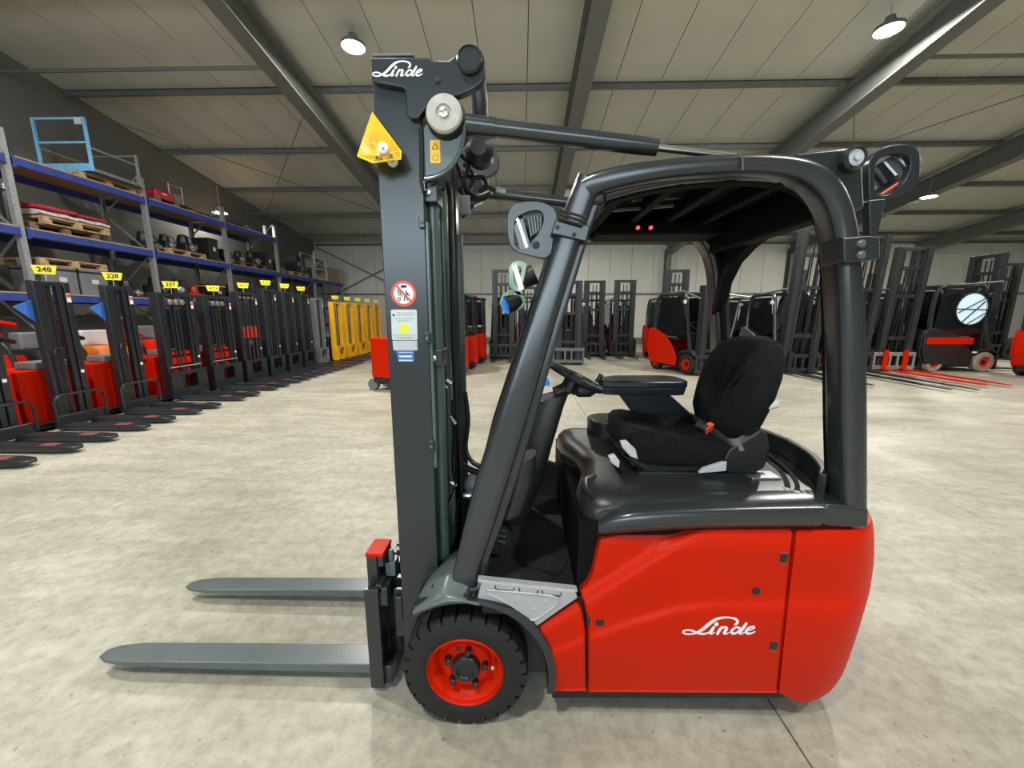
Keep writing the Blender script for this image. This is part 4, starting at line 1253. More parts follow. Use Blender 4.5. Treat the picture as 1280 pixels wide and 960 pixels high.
# ------------------------------------------------------------------ things stored on the rack
pal_proto = [None]
def pallet(x, y, z, label, group='pallets on the rack', dark=False, rz=0):
    e = empty('wooden_pallet', (x, y, z), rz)
    tag(e, label, 'pallet', group)
    m = 'wood_dark' if dark else 'wood'
    for k in range(5):
        MB().box(-.4 + .17 * k, -.4 + .17 * k + .12, -.6, .6, .122, .144).build('deck_board', m, e)
    for k in range(3):
        MB().box(-.4, .4, -.6 + .55 * k, -.6 + .55 * k + .1, .100, .122).build('stringer', m, e)
    for i in range(3):
        for j in range(3):
            MB().box(-.4 + .35 * i, -.3 + .35 * i, -.6 + .53 * j, -.46 + .53 * j, .022, .10).build('block', m, e)
    for i in range(3):
        MB().box(-.4 + .35 * i, -.3 + .35 * i, -.6, .6, 0, .022).build('skid', m, e)
    return e
SH = .0225
rnd = random.Random(11)
def drive_unit(x, y, z, label, rz=0, s=1.0, col='black_plastic', accent='steel'):
    """gear motor with axle, flange and hoses"""
    e = empty('drive_unit', (x, y, z), rz)
    tag(e, label, 'machine part', 'machine parts on the rack')
    MB().box(-.28 * s, .22 * s, -.22 * s, .22 * s, 0, .26 * s).build('gear_housing', col, e, bev=.03)
    MB().lathe((-.05 * s, 0, .26 * s), 'Z', [(.15 * s, 0), (.16 * s, .04 * s), (.13 * s, .22 * s), (.11 * s, .26 * s), (.04 * s, .28 * s)], 18).build('motor', col, e)
    MB().lathe((.2 * s, 0, .15 * s), 'X', [(.11 * s, 0), (.11 * s, .05 * s), (.05 * s, .06 * s), (.05 * s, .14 * s)], 16).build('axle_flange', accent, e)
    MB().tube(spline([V(-.05, .1, .5) * s, V(.1, .2, .45) * s, V(.2, .2, .3) * s, V(.2, .16, .2) * s], 4), .018 * s, 6).build('hose', 'hose', e)
    for k in range(4):
        MB().lathe((.255 * s, .07 * s * math.cos(k * PI / 2), (.15 + .07 * math.sin(k * PI / 2)) * s), 'X', [(.014 * s, 0), (.014 * s, .02 * s)], 6).build('stud', 'chrome', e)
    return e
def mast_bundle(x, y, z, label, rz=0, L=1.1, m='slate'):
    """mast section laid flat"""
    e = empty('mast_section', (x, y, z), rz)
    tag(e, label, 'machine part', 'machine parts on the rack')
    for s in (-1, 1):
        MB().box(s * .22 - .04, s * .22 + .04, -L / 2, L / 2, 0, .12).build('rail', m, e, bev=.006)
    for k in (-.4, 0, .4):
        MB().box(-.2, .2, k * L - .03, k * L + .03, .02, .08).build('cross_bar', m, e)
    MB().cyl((0, -L / 2, .14), (0, L / 2, .14), .035, 10).build('cylinder', 'steel', e)
    return e
def cabinet_box(x, y, z, label, sx, sy, sz, m, rz=0, trimm='black_plastic', cat='box', group='boxes on the rack', name='control_cabinet'):
    e = empty(name, (x, y, z), rz)
    tag(e, label, cat, group)
    MB().box(-sx / 2, sx / 2, -sy / 2, sy / 2, 0, sz).build('case', m, e, bev=.012)
    MB().box(-sx / 2 - .008, sx / 2 + .008, -sy / 2 - .008, sy / 2 + .008, sz * .86, sz * .92).build('edge_strip', trimm, e)
    MB().box(sx / 2, sx / 2 + .012, -sy * .12, sy * .12, sz * .45, sz * .62).build('plate', 'light_grey', e)
    return e
def carton(x, y, z, label, sx, sy, sz, rz=0):
    e = empty('cardboard_box', (x, y, z), rz)
    tag(e, label, 'box', 'cardboard boxes on the rack')
    MB().box(-sx / 2, sx / 2, -sy / 2, sy / 2, 0, sz).build('carton_body', 'cardboard', e)
    MB().box(-sx / 2 - .002, sx / 2 + .002, -.03, .03, sz * .7, sz + .003).build('tape', 'chipboard', e)
    for s in (-1, 1):
        MB().box(-sx / 2, sx / 2, s * sy / 4 - sy / 4 + .002, s * sy / 4 + sy / 4 - .002, sz, sz + .005).build('flap', 'cardboard', e)
    return e

# top level, bay behind the first upright: blue work platform on a pallet
pallet(RKX - .5, 8.92, Z_TOP + SH, 'light wooden pallet under the sky blue work platform on the top rack level')
e = empty('work_platform', (RKX - .5, 8.98, Z_TOP + SH + .1455))
tag(e, 'sky blue tubular work platform with railings standing on the top rack level', 'platform')
bx, by, bh = .56, .53, 1.05
MB().box(-bx, bx, -by, by, 0, .03).build('floor_plate', 'mid_grey', e)
MB().box(-bx, bx, -by, -by + .02, .0, .18).build('toe_board', 'sky_blue_paint', e, bev=.004)
MB().box(bx - .02, bx, -by, by, .0, .10).build('toe_board', 'mid_grey', e, bev=.004)
for sx in (-bx + .02, bx - .02):
    for sy in (-by + .02, by - .02):
        MB().box(sx - .022, sx + .022, sy - .022, sy + .022, .03, bh if sy < 0 else .72).build('corner_post', 'sky_blue_paint' if sy < 0 else 'galv', e)
for z in (.58, bh - .02):
    MB().box(-bx, bx, -by + .004, -by + .036, z - .02, z + .02).build('railing', 'sky_blue_paint', e)
MB().box(-bx, bx, by - .03, by, .68, .71).build('railing', 'galv', e)
for sx in (-bx + .02, bx - .02):
    MB().box(sx - .012, sx + .012, -by, by, .48, .505).build('railing', 'galv', e)
MB().box(bx - .2, bx - .05, -by - .01, -by + .0, bh - .14, bh - .02).build('document_holder', 'light_grey', e)
pallet(RKX - .5, 10.62, Z_TOP + SH, 'dark wooden pallet on the top rack level carrying a dark red unit', dark=True)
cabinet_box(RKX - .45, 10.32, Z_TOP + SH + .1455, 'low dark red unit on the pallet next to the work platform', .6, .5, .2, 'film_red', name='wrapped_unit')
e = empty('handrail_frame', (RKX - .3, 10.85, Z_TOP + SH + .1455))
tag(e, 'galvanised tube frame with a gearbox standing behind the work platform', 'frame')
for y in (-.2, .2):
    MB().tube([(0, y, 0), (0, y, .5)], .016, 8).build('tube_post', 'galv', e)
for z in (.25, .46):
    MB().tube([(0, -.2, z), (0, .2, z)], .014, 8).build('cross_tube', 'galv', e)
MB().box(-.12, .06, -.12, .12, 0, .24).build('gear_box', 'mid_grey', e, bev=.02)
mast_bundle(RKX - .45, 11.62, Z_TOP + SH, 'dark mast section lying on the top rack level past the work platform', L=.75, m='slate')
mast_bundle(RKX - .45, 12.95, Z_TOP + SH, 'dark mast section lying on the top level under the small warm lamp', L=.9, m='slate')
e = empty('lifting_beam', (RKX - .3, 14.0, Z_TOP + SH))
tag(e, 'pale grey beam lying at the end of the top rack level', 'beam')
MB().box(-.05, .05, -.5, .5, .0, .10).build('beam_body', 'light_grey', e, bev=.01)
MB().box(-.05, .05, .42, .5, .10, .40).build('beam_post', 'light_grey', e, bev=.01)

# middle level
pallet(RKX - .5, 7.9, Z_MID + SH, 'lower dark pallet under the red film-wrapped load in the first bay', dark=True)
pallet(RKX - .46, 8.1, Z_MID + SH + .1455, 'upper pale pallet directly under the red film-wrapped load')
for k, (yy, h, lab) in enumerate(((7.85, .16, 'longer red and white film-wrapped part on pallets in the first bay'), (8.5, .12, 'shorter red and white film-wrapped part on pallets in the first bay'))):
    e = empty('wrapped_load', (RKX - .42, yy, Z_MID + SH + .302))
    tag(e, lab, 'wrapped load', 'film-wrapped loads')
    hl = .33 if k == 0 else .29
    MB().loft([srect(V(0, t * hl, .06 + .01 * math.sin(5 * t)), V(.3, 0, 0), V(0, 0, .06 - .012 * abs(t)), 14, 3) for t in (-1, -.6, -.1, .4, .8, 1)]).build('white_film', 'film_white', e)
    MB().loft([srect(V(0, t * hl, .12 + h * .35), V(.28, 0, 0), V(0, 0, h * .3 - .012 * abs(t)), 14, 3) for t in (-1, -.5, 0, .5, 1)]).build('red_film', 'film_red', e)
e = empty('gas_bottle', (RKX - .35, 7.225, Z_MID + SH))
tag(e, 'tall dark bottle standing right beside the first upright on the middle level', 'bottle')
MB().lathe((0, 0, 0), 'Z', [(.07, 0), (.075, .02), (.075, .55), (.06, .64), (.025, .68)], 16).build('bottle_body', 'black_plastic', e)
MB().lathe((0, 0, .68), 'Z', [(.025, 0), (.02, .03), (.035, .04), (.03, .08)], 10).build('valve', 'galv', e)
mid_pallets = [(5.55, 'near the left frame edge'), (10.75, 'between second and third upright'), (13.45, 'between third and fourth upright'), (16.15, 'past the end of the top level')]
for k, (y, lab) in enumerate(mid_pallets):
    pallet(RKX - .5, y, Z_MID + SH, 'wooden pallet on the middle rack level %s' % lab, dark=(k % 2 == 0))
PZ_ = Z_MID + SH + .1455
for y, z, kind, lab in ((5.3, PZ_, 0, 'by the left frame edge'), (6.55, Z_MID + SH, 1, 'just left of the first upright'), (9.9, Z_MID + SH, 0, 'just right of the second upright'),
        (10.45, PZ_, 1, 'on the pallet after the second upright'), (11.05, PZ_, 0, 'well before the third upright'), (11.75, Z_MID + SH, 2, 'just left of the third upright'),
        (12.45, Z_MID + SH, 0, 'just right of the third upright'), (13.1, PZ_, 1, 'on the pallet after the third upright'), (13.75, PZ_, 0, 'well before the fourth upright'),
        (14.32, Z_MID + SH, 2, 'touching the fourth upright'), (15.1, Z_MID + SH, 0, 'past the end of the top level'), (16.2, PZ_, 2, 'on the far pallet by the slotted frame')):
    if kind == 2:
        cabinet_box(RKX - .4, y, z, 'dark control box on the middle level %s' % lab, .5, .34, .66, 'black_plastic')
    else:
        drive_unit(RKX - .42, y, z, '%s on the middle level %s' % (('black gear motor', 'low black drive unit')[kind], lab), rz=rnd.uniform(-.4, .4), s=.9 if kind == 0 else .72)
# slotted frame and boxes at the far end
e = empty('slotted_frame', (RKX - .3, 17.75, Z_MID + SH))
tag(e, 'light slotted steel frame holding grey boxes at the far end of the rack', 'frame')
for y in (-.5, .5):
    for x in (-.35, .25):
        MB().box(x - .02, x + .02, y - .03, y + .03, 0, 1.15).build('frame_post', 'light_grey', e)
for z in (.02, .45, 1.12):
    for x in (-.35, .25):
        MB().box(x - .015, x + .015, -.5, .5, z - .02, z + .02).build('frame_rail', 'light_grey', e)
MB().bar((.25, -.5, .5), (.25, .5, 1.1), .02, .02).build('frame_brace', 'light_grey', e)
for k in range(2):
    cabinet_box(RKX - .33, 17.53 + .46 * k, Z_MID + SH + .4705, 'grey box with pale label in the slotted frame, %s' % ('nearer the camera' if k == 0 else 'farther from the camera'), .4, .36, .42, 'mid_grey')
for k in range(3):
    carton(RKX - .4, 18.53 + .42 * k, Z_MID + SH, ['tall brown carton next to the slotted frame at the far rack end', 'tall brown carton in the middle of three at the far rack end', 'last tall brown carton by the final upright of the rack'][k], .6, .4, .62)

# low level
for k, (y, lab) in enumerate(((5.5, 'by the left frame edge'), (10.3, 'right of the second upright'), (12.85, 'right of the third upright'), (15.4, 'beyond the dark masts'))):
    pallet(RKX - .5, y, Z_LOW + SH, 'dark wooden pallet on the low rack level %s' % lab, dark=True)
PL_ = Z_LOW + SH + .1455
for y, lab in ((7.62, 'nearer the first upright'), (8.2, 'farther from the first upright')):
    cabinet_box(RKX - .4, y, Z_LOW + SH, 'dark grey crate under the pale pallet, %s' % lab, .7, .52, .52, 'mid_grey', name='crate')
cabinet_box(RKX - .4, 11.75, Z_LOW + SH, 'dark box with yellow strip left of the third upright', .5, .5, .5, 'black_plastic', trimm='sign_amber')
for y, z, lab, cc in ((5.15, PL_, 'black machine part on the low rack level by the frame edge', 0), (5.8, PL_, 'second black machine part on the low level left of the first upright', 0), (6.6, Z_LOW + SH, 'black machine part on the low level touching the first upright', 0),
        (8.75, Z_LOW + SH, 'black machine part on the low level beside the dark crates', 0), (9.25, Z_LOW + SH, 'black machine part just left of the second upright on the low level', 0), (9.98, PL_, 'black machine part just right of the second upright on the low level', 0),
        (10.6, PL_, 'black machine part on the low level next to the small red motor', 0), (11.18, Z_LOW + SH, 'small red motor on the low rack level', 1), (12.55, PL_, 'black machine part right of the third upright on the low level', 0),
        (13.15, PL_, 'second black machine part right of the third upright on the low level', 0), (13.9, Z_LOW + SH, 'black machine part before the fourth upright on the low level', 0), (15.2, PL_, 'farthest black machine part on the low rack level', 0)):
    drive_unit(RKX - .42, y, z, lab, rz=rnd.uniform(-.5, .5), s=.78, col='red_dark' if cc else 'black_plastic')
pallet(RKX - .45, 7.9, Z_LOW + SH + .5205, 'pale wooden pallet lying on the dark crates above the number 248 sign')

# ------------------------------------------------------------------ row of pallet stackers on the left
def number_tag(parent, num, x, y, z, ang=math.radians(42)):
    st = MB().tube([(x, y, z - .09), (x, y, z + .01)], .006, 6).build('sign_stem', 'galv', parent)
    R = Matrix.Translation((x, y, z)) @ Matrix.Rotation(ang, 4, 'Z')
    pts = [(-.11, 0, .11), (.11, 0, .11), (.085, 0, .0), (-.085, 0, .0)]
    pl = MB().prism([R @ V(*p) for p in pts], R.to_3x3() @ V(0, .02, 0)).build('number_sign', 'sign_yellow', parent)
    if num == '':
        mk = MB()
        for k in range(3):
            for q in (0, 1):
                a_ = R @ V(-.055 + .05 * k, -.002, .04 + .028 * q)
                mk.bar(a_, a_ + R.to_3x3() @ V(.028, 0, .012 - .02 * ((k + q) % 2)), .010, .002, up=R.to_3x3() @ V(0, -1, 0))
        mk.build('worn_number', 'ink', pl)
    elif num:
        text_obj(num, .085, 'ink', pl, R @ Matrix.Translation((0, -.002, .056)) @ Matrix.Rotation(PI / 2, 4, 'X'), bold=.002, name='number')
    return pl
def fork_arm(parent, y, L, m='slate', w=.17, sticker=True):
    a = MB().loft([[V(x, y - hw, zb), V(x, y + hw, zb), V(x, y + hw, zt), V(x, y - hw, zt)] for x, hw, zb, zt in ((0, w / 2, .02, .085), (L - .22, w / 2, .02, .085), (L - .05, w / 2 - .015, .03, .08), (L, w / 2 - .05, .04, .07))]).build('fork_arm', m, parent, bev=.008)
    if sticker:
        MB().box(L - .42, L - .24, y - .05, y + .05, .0852, .0862).build('fork_sticker', 'worn_pink', a)
    return a
def stacker(name, x, y, label, num, mast='slate', body='red', H=1.93, W=.62, hw=.165, L=1.13, bw=.39, kind='plain', group='pallet stackers in the left row', rz=0, forks=True, blue=False, bodyh=.80):
    e = empty(name, (x, y, 0), rz)
    tag(e, label, 'pallet stacker', group)
    # mast
    for s in (-1, 1):
        MB().box(-.13 if kind == 'plain' else -.18, -.03, s * hw - .035, s * hw + .035, .06, H).build('mast_rail', mast, e, bev=.008)
        MB().box(-.12 if kind == 'plain' else -.16, -.05, s * (hw - .075) - .03, s * (hw - .075) + .03, .06, H - .04).build('inner_rail', mast, e, bev=.005)
    MB().box(-.14, -.04, -hw, hw, H - .06, H).build('mast_top_bar', mast, e, bev=.006)
    MB().cyl((-.11, 0, .1), (-.11, 0, H - .05), .03, 10).build('lift_cylinder', 'steel' if kind == 'yellow' else 'slate', e)
    for s in (-1, 1):
        MB().tube([(-.09, s * .08, .1), (-.09, s * .08, H - .06)], .012, 6).build('lift_chain', 'hose', e)
    st = MB().box(-.029, -.027, hw - .03, hw + .02, H - .26, H - .14).build('mast_label', 'white', e)
    MB().box(-.0268, -.0262, hw - .028, hw + .018, H - .20, H - .15).build('label_print', 'sign_red', st)
    MB().box(-.029, -.027, hw - .03, hw + .01, .72, .76).build('mast_label', 'white', e)
    # carriage base plate and forks
    if kind in ('plain',):
        MB().box(-.03, .04, -.29, .29, .05, .20).build('carriage_plate', mast, e, bev=.01)
        hoop = [V(.05, -.30, .1), V(.05, -.30, .40), V(.05, -.27, .455), V(.05, -.22, .47), V(.05, .22, .47), V(.05, .27, .455), V(.05, .30, .40), V(.05, .30, .1)]
        MB().tube(hoop, .016, 8).build('load_guard', mast, e)
        MB().tube([V(-.02, -.13, .5), V(-.02, -.13, 1.02), V(-.05, -.10, 1.06), V(-.05, 0, 1.06)], .022, 8).build('hose_loop', 'hose', e)
    else:
        m_ = MB()
        m_.box(-.02, .03, -hw - .06, hw + .06, .06, .22).box(-.02, .03, -hw - .06, -.16, .22, .46).box(-.02, .03, .16, hw + .06, .22, .46).box(-.02, .03, -hw - .06, hw + .06, .46, .52)
        m_.build('carriage_plate', mast, e, bev=.006)
    if forks:
        fork_arm(e, -.19, L)
        fork_arm(e, .19, L)
    # body
    if body:
        for k, (x0, x1) in enumerate(((-.52, -.24), (-.82, -.53))):
            b = MB().box(x0, x1, -bw, bw, .10, bodyh).build('body_panel', body, e, bev=.02)
            MB().box(x0 + .06, x0 + .16, -bw - .004, -bw + .002, bodyh - .09, bodyh - .05).build('panel_latch', 'ink', b)
        MB().box(-.80, -.15, -bw + .02, bw - .02, .04, .11).build('chassis', 'black_plastic', e, bev=.01)
        for s in (-1, 1):
            MB().lathe((-.62, s * .28, .075), 'Y', [(.03, -.04), (.075, -.04), (.075, .04), (.03, .04)], 16).build('wheel', 'rubber', e)
        MB().box(-.52, -.24, -.2, .2, bodyh, bodyh + .10).build('battery_cover', 'mid_grey', e, bev=.02)
        MB().tube(spline([V(-.74, 0, bodyh - .05), V(-.80, 0, bodyh + .2), V(-.92, 0, bodyh + .36)], 4), .03, 8).build('tiller_arm', 'black_plastic', e)
        th = MB().loft([srect(V(-.92, t, bodyh + .40 - .05 * abs(t) / .12), V(.06, 0, 0), V(0, 0, .03), 12, 3) for t in (-.14, -.08, 0, .08, .14)]).build('tiller_head', 'red_dark' if kind == 'window' else 'black_plastic', e)
        MB().lathe((-.92, 0, bodyh + .43), 'Z', [(.04, 0), (.04, .02), (.02, .03)], 12).build('stop_button', 'red', th)
    if kind == 'window':
        MB().box(-.10, -.09, -hw + .08, hw - .08, .92, H - .28).build('guard_pane', 'dark_glass', e)
        MB().box(-.17, -.11, -hw + .05, hw - .05, .80, .86).build('red_bar', 'red', e)
        MB().box(-.17, -.10, -hw + .05, hw - .05, .64, .76).build('red_bar', 'red', e)
        MB().tube([(-.02, -hw, .60), (-.02, hw, .60)], .014, 8).build('front_rod', 'steel', e)
        MB().box(-.16, -.12, -hw + .10, hw - .12, .40, .54).build('red_box', 'red_dark', e, bev=.01)
        for k in range(3):
            MB().lathe((-.05, -.12 + .12 * k, H - .15), 'X', [(.05, -.02), (.05, .02), (.02, .03)], 12).build('pulley', 'steel', e)
    if kind == 'bars':
        for k in range(4):
            yy = -.2 + .13 * k
            MB().tube([(-.06, yy, .3), (-.06, yy, .95)], .02, 8).build('guard_bar', 'slate', e)
            v = MB().tube([(-.06, yy, 1.0), (-.06, yy, 1.25)], .03, 8).build('valve_body', 'red_dark', e)
            MB().tube([(-.06, yy, 1.25), (-.06, yy, H - .1)], .012, 6).build('hose', 'hose', v)
            MB().lathe((-.06, yy, H - .12), 'X', [(.03, -.01), (.03, .02), (.01, .03)], 10).build('pulley', 'steel', v)
    if blue:
        R = Matrix.Translation((-.10, -hw - .03, H - .38))
        MB().prism([R @ V(0, 0, .14), R @ V(0, 0, -.14), R @ V(0, -.20, .05)], (.012, 0, 0)).build('blue_pennant', 'blue_tag', e)
    if num is not None:
        number_tag(e, num, -.09, 0, H + .09)
    return e
SX = -6.05
stacker('pallet_stacker', SX, 3.36, 'red pallet stacker whose fork tips only just enter at the left edge', None, L=1.15)
stacker('pallet_stacker', SX, 4.16, 'red pallet stacker cut by the left edge, just before number 248', None, L=1.15)
stacker('pallet_stacker', SX, 4.98, 'nearest fully visible red stacker with blue pennant, topped by yellow sign 248', '248', blue=True)
stacker('pallet_stacker', SX, 5.82, 'second red stacker with blue pennant, one place behind the first, topped by sign 228', '228', blue=True)
stacker('window_stacker', SX, 6.78, 'wide-masted stacker with a guard pane and red bars carrying yellow sign 237', '237', kind='window', hw=.32, H=1.88)
stacker('window_stacker', SX, 7.72, 'wide-masted stacker with a guard pane and red bars, next after number 237', '', kind='window', hw=.32, H=1.88)
stacker('bar_stacker', SX, 8.58, 'dark stacker with four upright bars and red valves behind its mast', '', kind='bars', bw=.355, H=2.0, hw=.28)
stacker('dark_stacker', SX, 9.35, 'dark-masted stacker right after the one with red valves', '', kind='dark', bw=.355, hw=.22, H=2.12, body='red_dark')
stacker('dark_stacker', SX, 10.1, 'middle one of the three tall dark-masted stackers', '', kind='dark', bw=.355, hw=.22, H=2.10, body='black_plastic')
stacker('dark_stacker', SX, 10.85, 'third tall dark-masted stacker, before the grey one', '', kind='dark', bw=.355, hw=.22, H=2.08, body='black_plastic')
stacker('grey_stacker', SX, 11.65, 'grey stacker with slim mast standing next to the yellow masts', None, kind='dark', bw=.355, mast='mid_grey', H=2.0, hw=.20, body='mid_grey')
for k in range(5):
    stacker('yellow_stacker', SX + .1, 12.6 + .88 * k, ['nearest yellow-masted stacker, beside the grey one', 'second yellow-masted stacker of five', 'middle yellow-masted stacker of five', 'fourth yellow-masted stacker of five', 'farthest yellow-masted stacker, partly hidden by the near mast'][k], ['', '', '', '', ''][k], mast='yellow_mast', kind='yellow', H=1.92, hw=.27, L=.9, body='black_plastic', forks=(k < 2), group='yellow stackers in the left row')
# machines standing behind the front row
def pallet_truck(x, y, rz, label, body='red', accent='mid_grey', h=.75, group='machines behind the front row', name='pallet_truck'):
    e = empty(name, (x, y, 0), rz)
    tag(e, label, 'pallet truck', group)
    MB().loft([srect(V(0, 0, z), V(.34 * f, 0, 0), V(0, .36 * f, 0), 20, 5) for z, f in ((.10, .96), (.2, 1), (h - .08, 1), (h, .93))]).build('motor_cover', body, e, ang=50)
    MB().box(-.30, .30, -.3, .3, .05, .12).build('chassis', 'black_plastic', e)
    MB().box(.1, .30, -.25, .25, h - .004, h + .28).build('battery_box', accent, e, bev=.03)
    MB().tube(spline([V(-.2, 0, h), V(-.3, 0, h + .2), V(-.36, 0, h + .45)], 4), .035, 8).build('tiller_arm', 'black_plastic', e)
    th = MB().loft([srect(V(-.36, t, h + .5 - .25 * abs(t)), V(.07, 0, 0), V(0, 0, .035), 12, 3) for t in (-.17, -.09, 0, .09, .17)]).build('tiller_head', body, e)
    for s in (-1, 1):
        MB().tube([V(-.36, s * .17, h + .46), V(-.40, s * .19, h + .55), V(-.38, s * .08, h + .56)], .014, 6).build('tiller_grip', 'hose', th)
        MB().lathe((-.1, s * .28, .08), 'Y', [(.03, -.04), (.08, -.04), (.08, .04), (.03, .04)], 14).build('wheel', 'rubber', e)
        fork_arm(e, s * .19, .9, sticker=False)
    MB().lathe((-.36, 0, h + .53), 'Z', [(.04, 0), (.04, .03), (.02, .04)], 12).build('stop_button', 'red', th)
    return e
pallet_truck(-7.75, 5.3, PI, 'grey-topped red pallet truck behind the stacker numbered 248', h=.9)
pallet_truck(-7.8, 6.15, PI, 'black pallet truck between the red and the orange one behind the front row', body='black_plastic', h=.95)
pallet_truck(-7.8, 7.0, PI, 'orange and grey pallet truck seen between the signs 248 and 228', body='orange', accent='light_grey', h=.95)
pallet_truck(-7.85, 8.0, PI, 'red pallet truck with large red handle left of the first guard pane', h=1.0)
pallet_truck(-7.85, 9.05, PI, 'black pallet truck behind the stacker with red valves', body='black_plastic', h=.95)
cabinet_box(-8.1, 4.2, 0, 'tall red cabinet machine at the left edge below the rack beam', .8, .9, 1.72, 'red_dark', cat='machine', group='machines behind the front row', name='red_machine')
# single red truck between row and mast
e = empty('pedestrian_truck', (-2.62, 7.75, 0), math.radians(-20))
tag(e, 'single bright red pedestrian truck half hidden behind the forklift mast', 'pallet truck')
MB().box(-.3, .22, -.3, .3, .27, 1.06).build('motor_cover', 'red', e, bev=.025)
MB().box(-.28, .3, -.28, .28, .17, .27).build('chassis', 'black_plastic', e, bev=.01)
MB().tube(spline([V(.0, 0, 1.05), V(.08, 0, 1.15), V(.18, 0, 1.2)], 3), .025, 8).build('tiller_arm', 'black_plastic', e)
for s in (-1, 1):
    MB().lathe((-.34, s * .2, .115), 'Y', [(.05, -.05), (.115, -.05), (.115, .05), (.05, .05)], 20).build('wheel', 'mid_grey', e)
    MB().bar((-.34, s * .2 - s * .08, .13), (.25, s * .1, .2), .05, .07).build('wheel_arm', 'black_plastic', e)
# ------------------------------------------------------------------ parked forklifts in the background
def truck(x, y, rz, label, H=2.7, W=1.0, body='red', L=1.75, fork='black_plastic', cab=True, forks=True, tyre='rubber', sign=False, carriage='slate', FL=1.1, tilt=0.0, roundwin=False, name='parked_forklift', mw=.62, guard_z=2.05, fork_z=.05, stripe=False):
    """forklift, forks towards +X, origin under the mast"""
    e = empty(name, (x, y, 0), rz)
    tag(e, label, 'forklift', 'forklifts parked at the back')
    hw = W / 2
    def mx(z):
        return -tilt * z
    # mast
    for s in (-1, 1):
        yo = s * mw / 2
        MB().loft([[V(mx(z) - .18, yo - .065, z), V(mx(z), yo - .065, z), V(mx(z), yo + .065, z), V(mx(z) - .18, yo + .065, z)] for z in (.12, H)]).build('mast_rail', 'mast_dark', e, bev=.008)
        yi = s * (mw / 2 - .09)
        MB().loft([[V(mx(z) - .14, yi - .035, z), V(mx(z) - .02, yi - .035, z), V(mx(z) - .02, yi + .035, z), V(mx(z) - .14, yi + .035, z)] for z in (.15, H - .06)]).build('inner_rail', 'black_plastic', e, bev=.006)
        MB().tube([V(mx(.2) - .18, s * .15, .2), V(mx(H) - .18, s * .15, H - .9)], .05, 8).build('lift_cylinder', 'slate', e)
        MB().tube([V(mx(.2) - .06, s * .05, .2), V(mx(H) - .06, s * .06, H - .15)], .016, 6).build('hydraulic_hose', 'hose', e)
        MB().tube([V(mx(.2) - .10, s * .10, .2), V(mx(H) - .10, s * .10, H * .84)], .022, 6).build('lift_chain', 'hose', e)
    for f in (.28, .62, .84, .985):
        z = H * f
        MB().box(mx(z) - .15, mx(z) - .05, -mw / 2, mw / 2, z - .045, z + .045).build('mast_crossbar', 'mast_dark', e, bev=.006)
    # carriage
    c0, c1 = fork_z + .02, fork_z + .48
    for (z0, z1) in ((c0, c0 + .10), (c1 - .10, c1)):
        MB().box(.0, .05, -hw * .92, hw * .92, z0, z1).build('carriage_bar', carriage, e, bev=.006)
    for yy in (-hw * .9, -.1, .1, hw * .9):
        MB().box(.0, .045, yy - .03, yy + .03, c0, c1).build('carriage_upright', carriage, e, bev=.005)
    if forks:
        for s in (-1, 1):
            f = MB().loft([[V(xx, s * .26 - w2, zb), V(xx, s * .26 + w2, zb), V(xx, s * .26 + w2, zt), V(xx, s * .26 - w2, zt)] for xx, w2, zb, zt in ((.05, .055, fork_z, fork_z + .045), (FL * .8, .055, fork_z, fork_z + .03), (FL, .03, fork_z, fork_z + .015))]).build('fork', fork, e, bev=.004)
            MB().box(.05, .095, s * .26 - .055, s * .26 + .055, fork_z, c1 + .06).build('fork_shank', fork, f, bev=.004)
    # chassis and body
    MB().box(-L, -.20, -hw + .12, hw - .12, .12, .55).build('chassis', 'black_plastic', e, bev=.02)
    def side(pts, yy, w2):
        return MB().prism([V(px, yy, pz) for px, pz in pts], (0, w2, 0))
    prof = [(-.66, .18), (-.64, .42), (-.84, .72), (-1.12, .98), (-L + .16, 1.16), (-L - .02, 1.14), (-L - .09, .95), (-L - .08, .55), (-L + .06, .20)]
    for s in (-1, 1):
        side(prof, s * hw - (.06 if s > 0 else 0), .06).build('side_panel', body, e, bev=.025)
    MB().prism([V(-L + .35, -hw + .06, .25), V(-L + .35, -hw + .06, 1.0), V(-L - .02, -hw + .06, 1.12), V(-L - .10, -hw + .06, .95), V(-L - .10, -hw + .06, .45), V(-L, -hw + .06, .25)], (0, W - .12, 0)).build('counterweight', body, e, bev=.03)
    MB().box(-L + .1, -.72, -hw + .08, hw - .08, .84, .95).build('hood', 'black_plastic', e, bev=.03)
    MB().box(-.74, -.2, -hw + .08, hw - .08, .42, .48).build('floor_plate', 'black_plastic', e)
    MB().prism([V(-.20, -hw + .1, .45), V(-.32, -hw + .1, 1.05), V(-.42, -hw + .1, 1.08), V(-.36, -hw + .1, .45)], (0, W - .2, 0)).build('dashboard', 'black_plastic', e, bev=.02)
    for s in (-1, 1):
        MB().prism([V(-.02, s * hw - (.14 if s > 0 else 0), .50), V(-.14, s * hw - (.14 if s > 0 else 0), .64), V(-.45, s * hw - (.14 if s > 0 else 0), .62), V(-.60, s * hw - (.14 if s > 0 else 0), .50), V(-.45, s * hw - (.14 if s > 0 else 0), .56), V(-.18, s * hw - (.14 if s > 0 else 0), .57)], (0, .14, 0)).build('fender', 'slate', e, bev=.005)
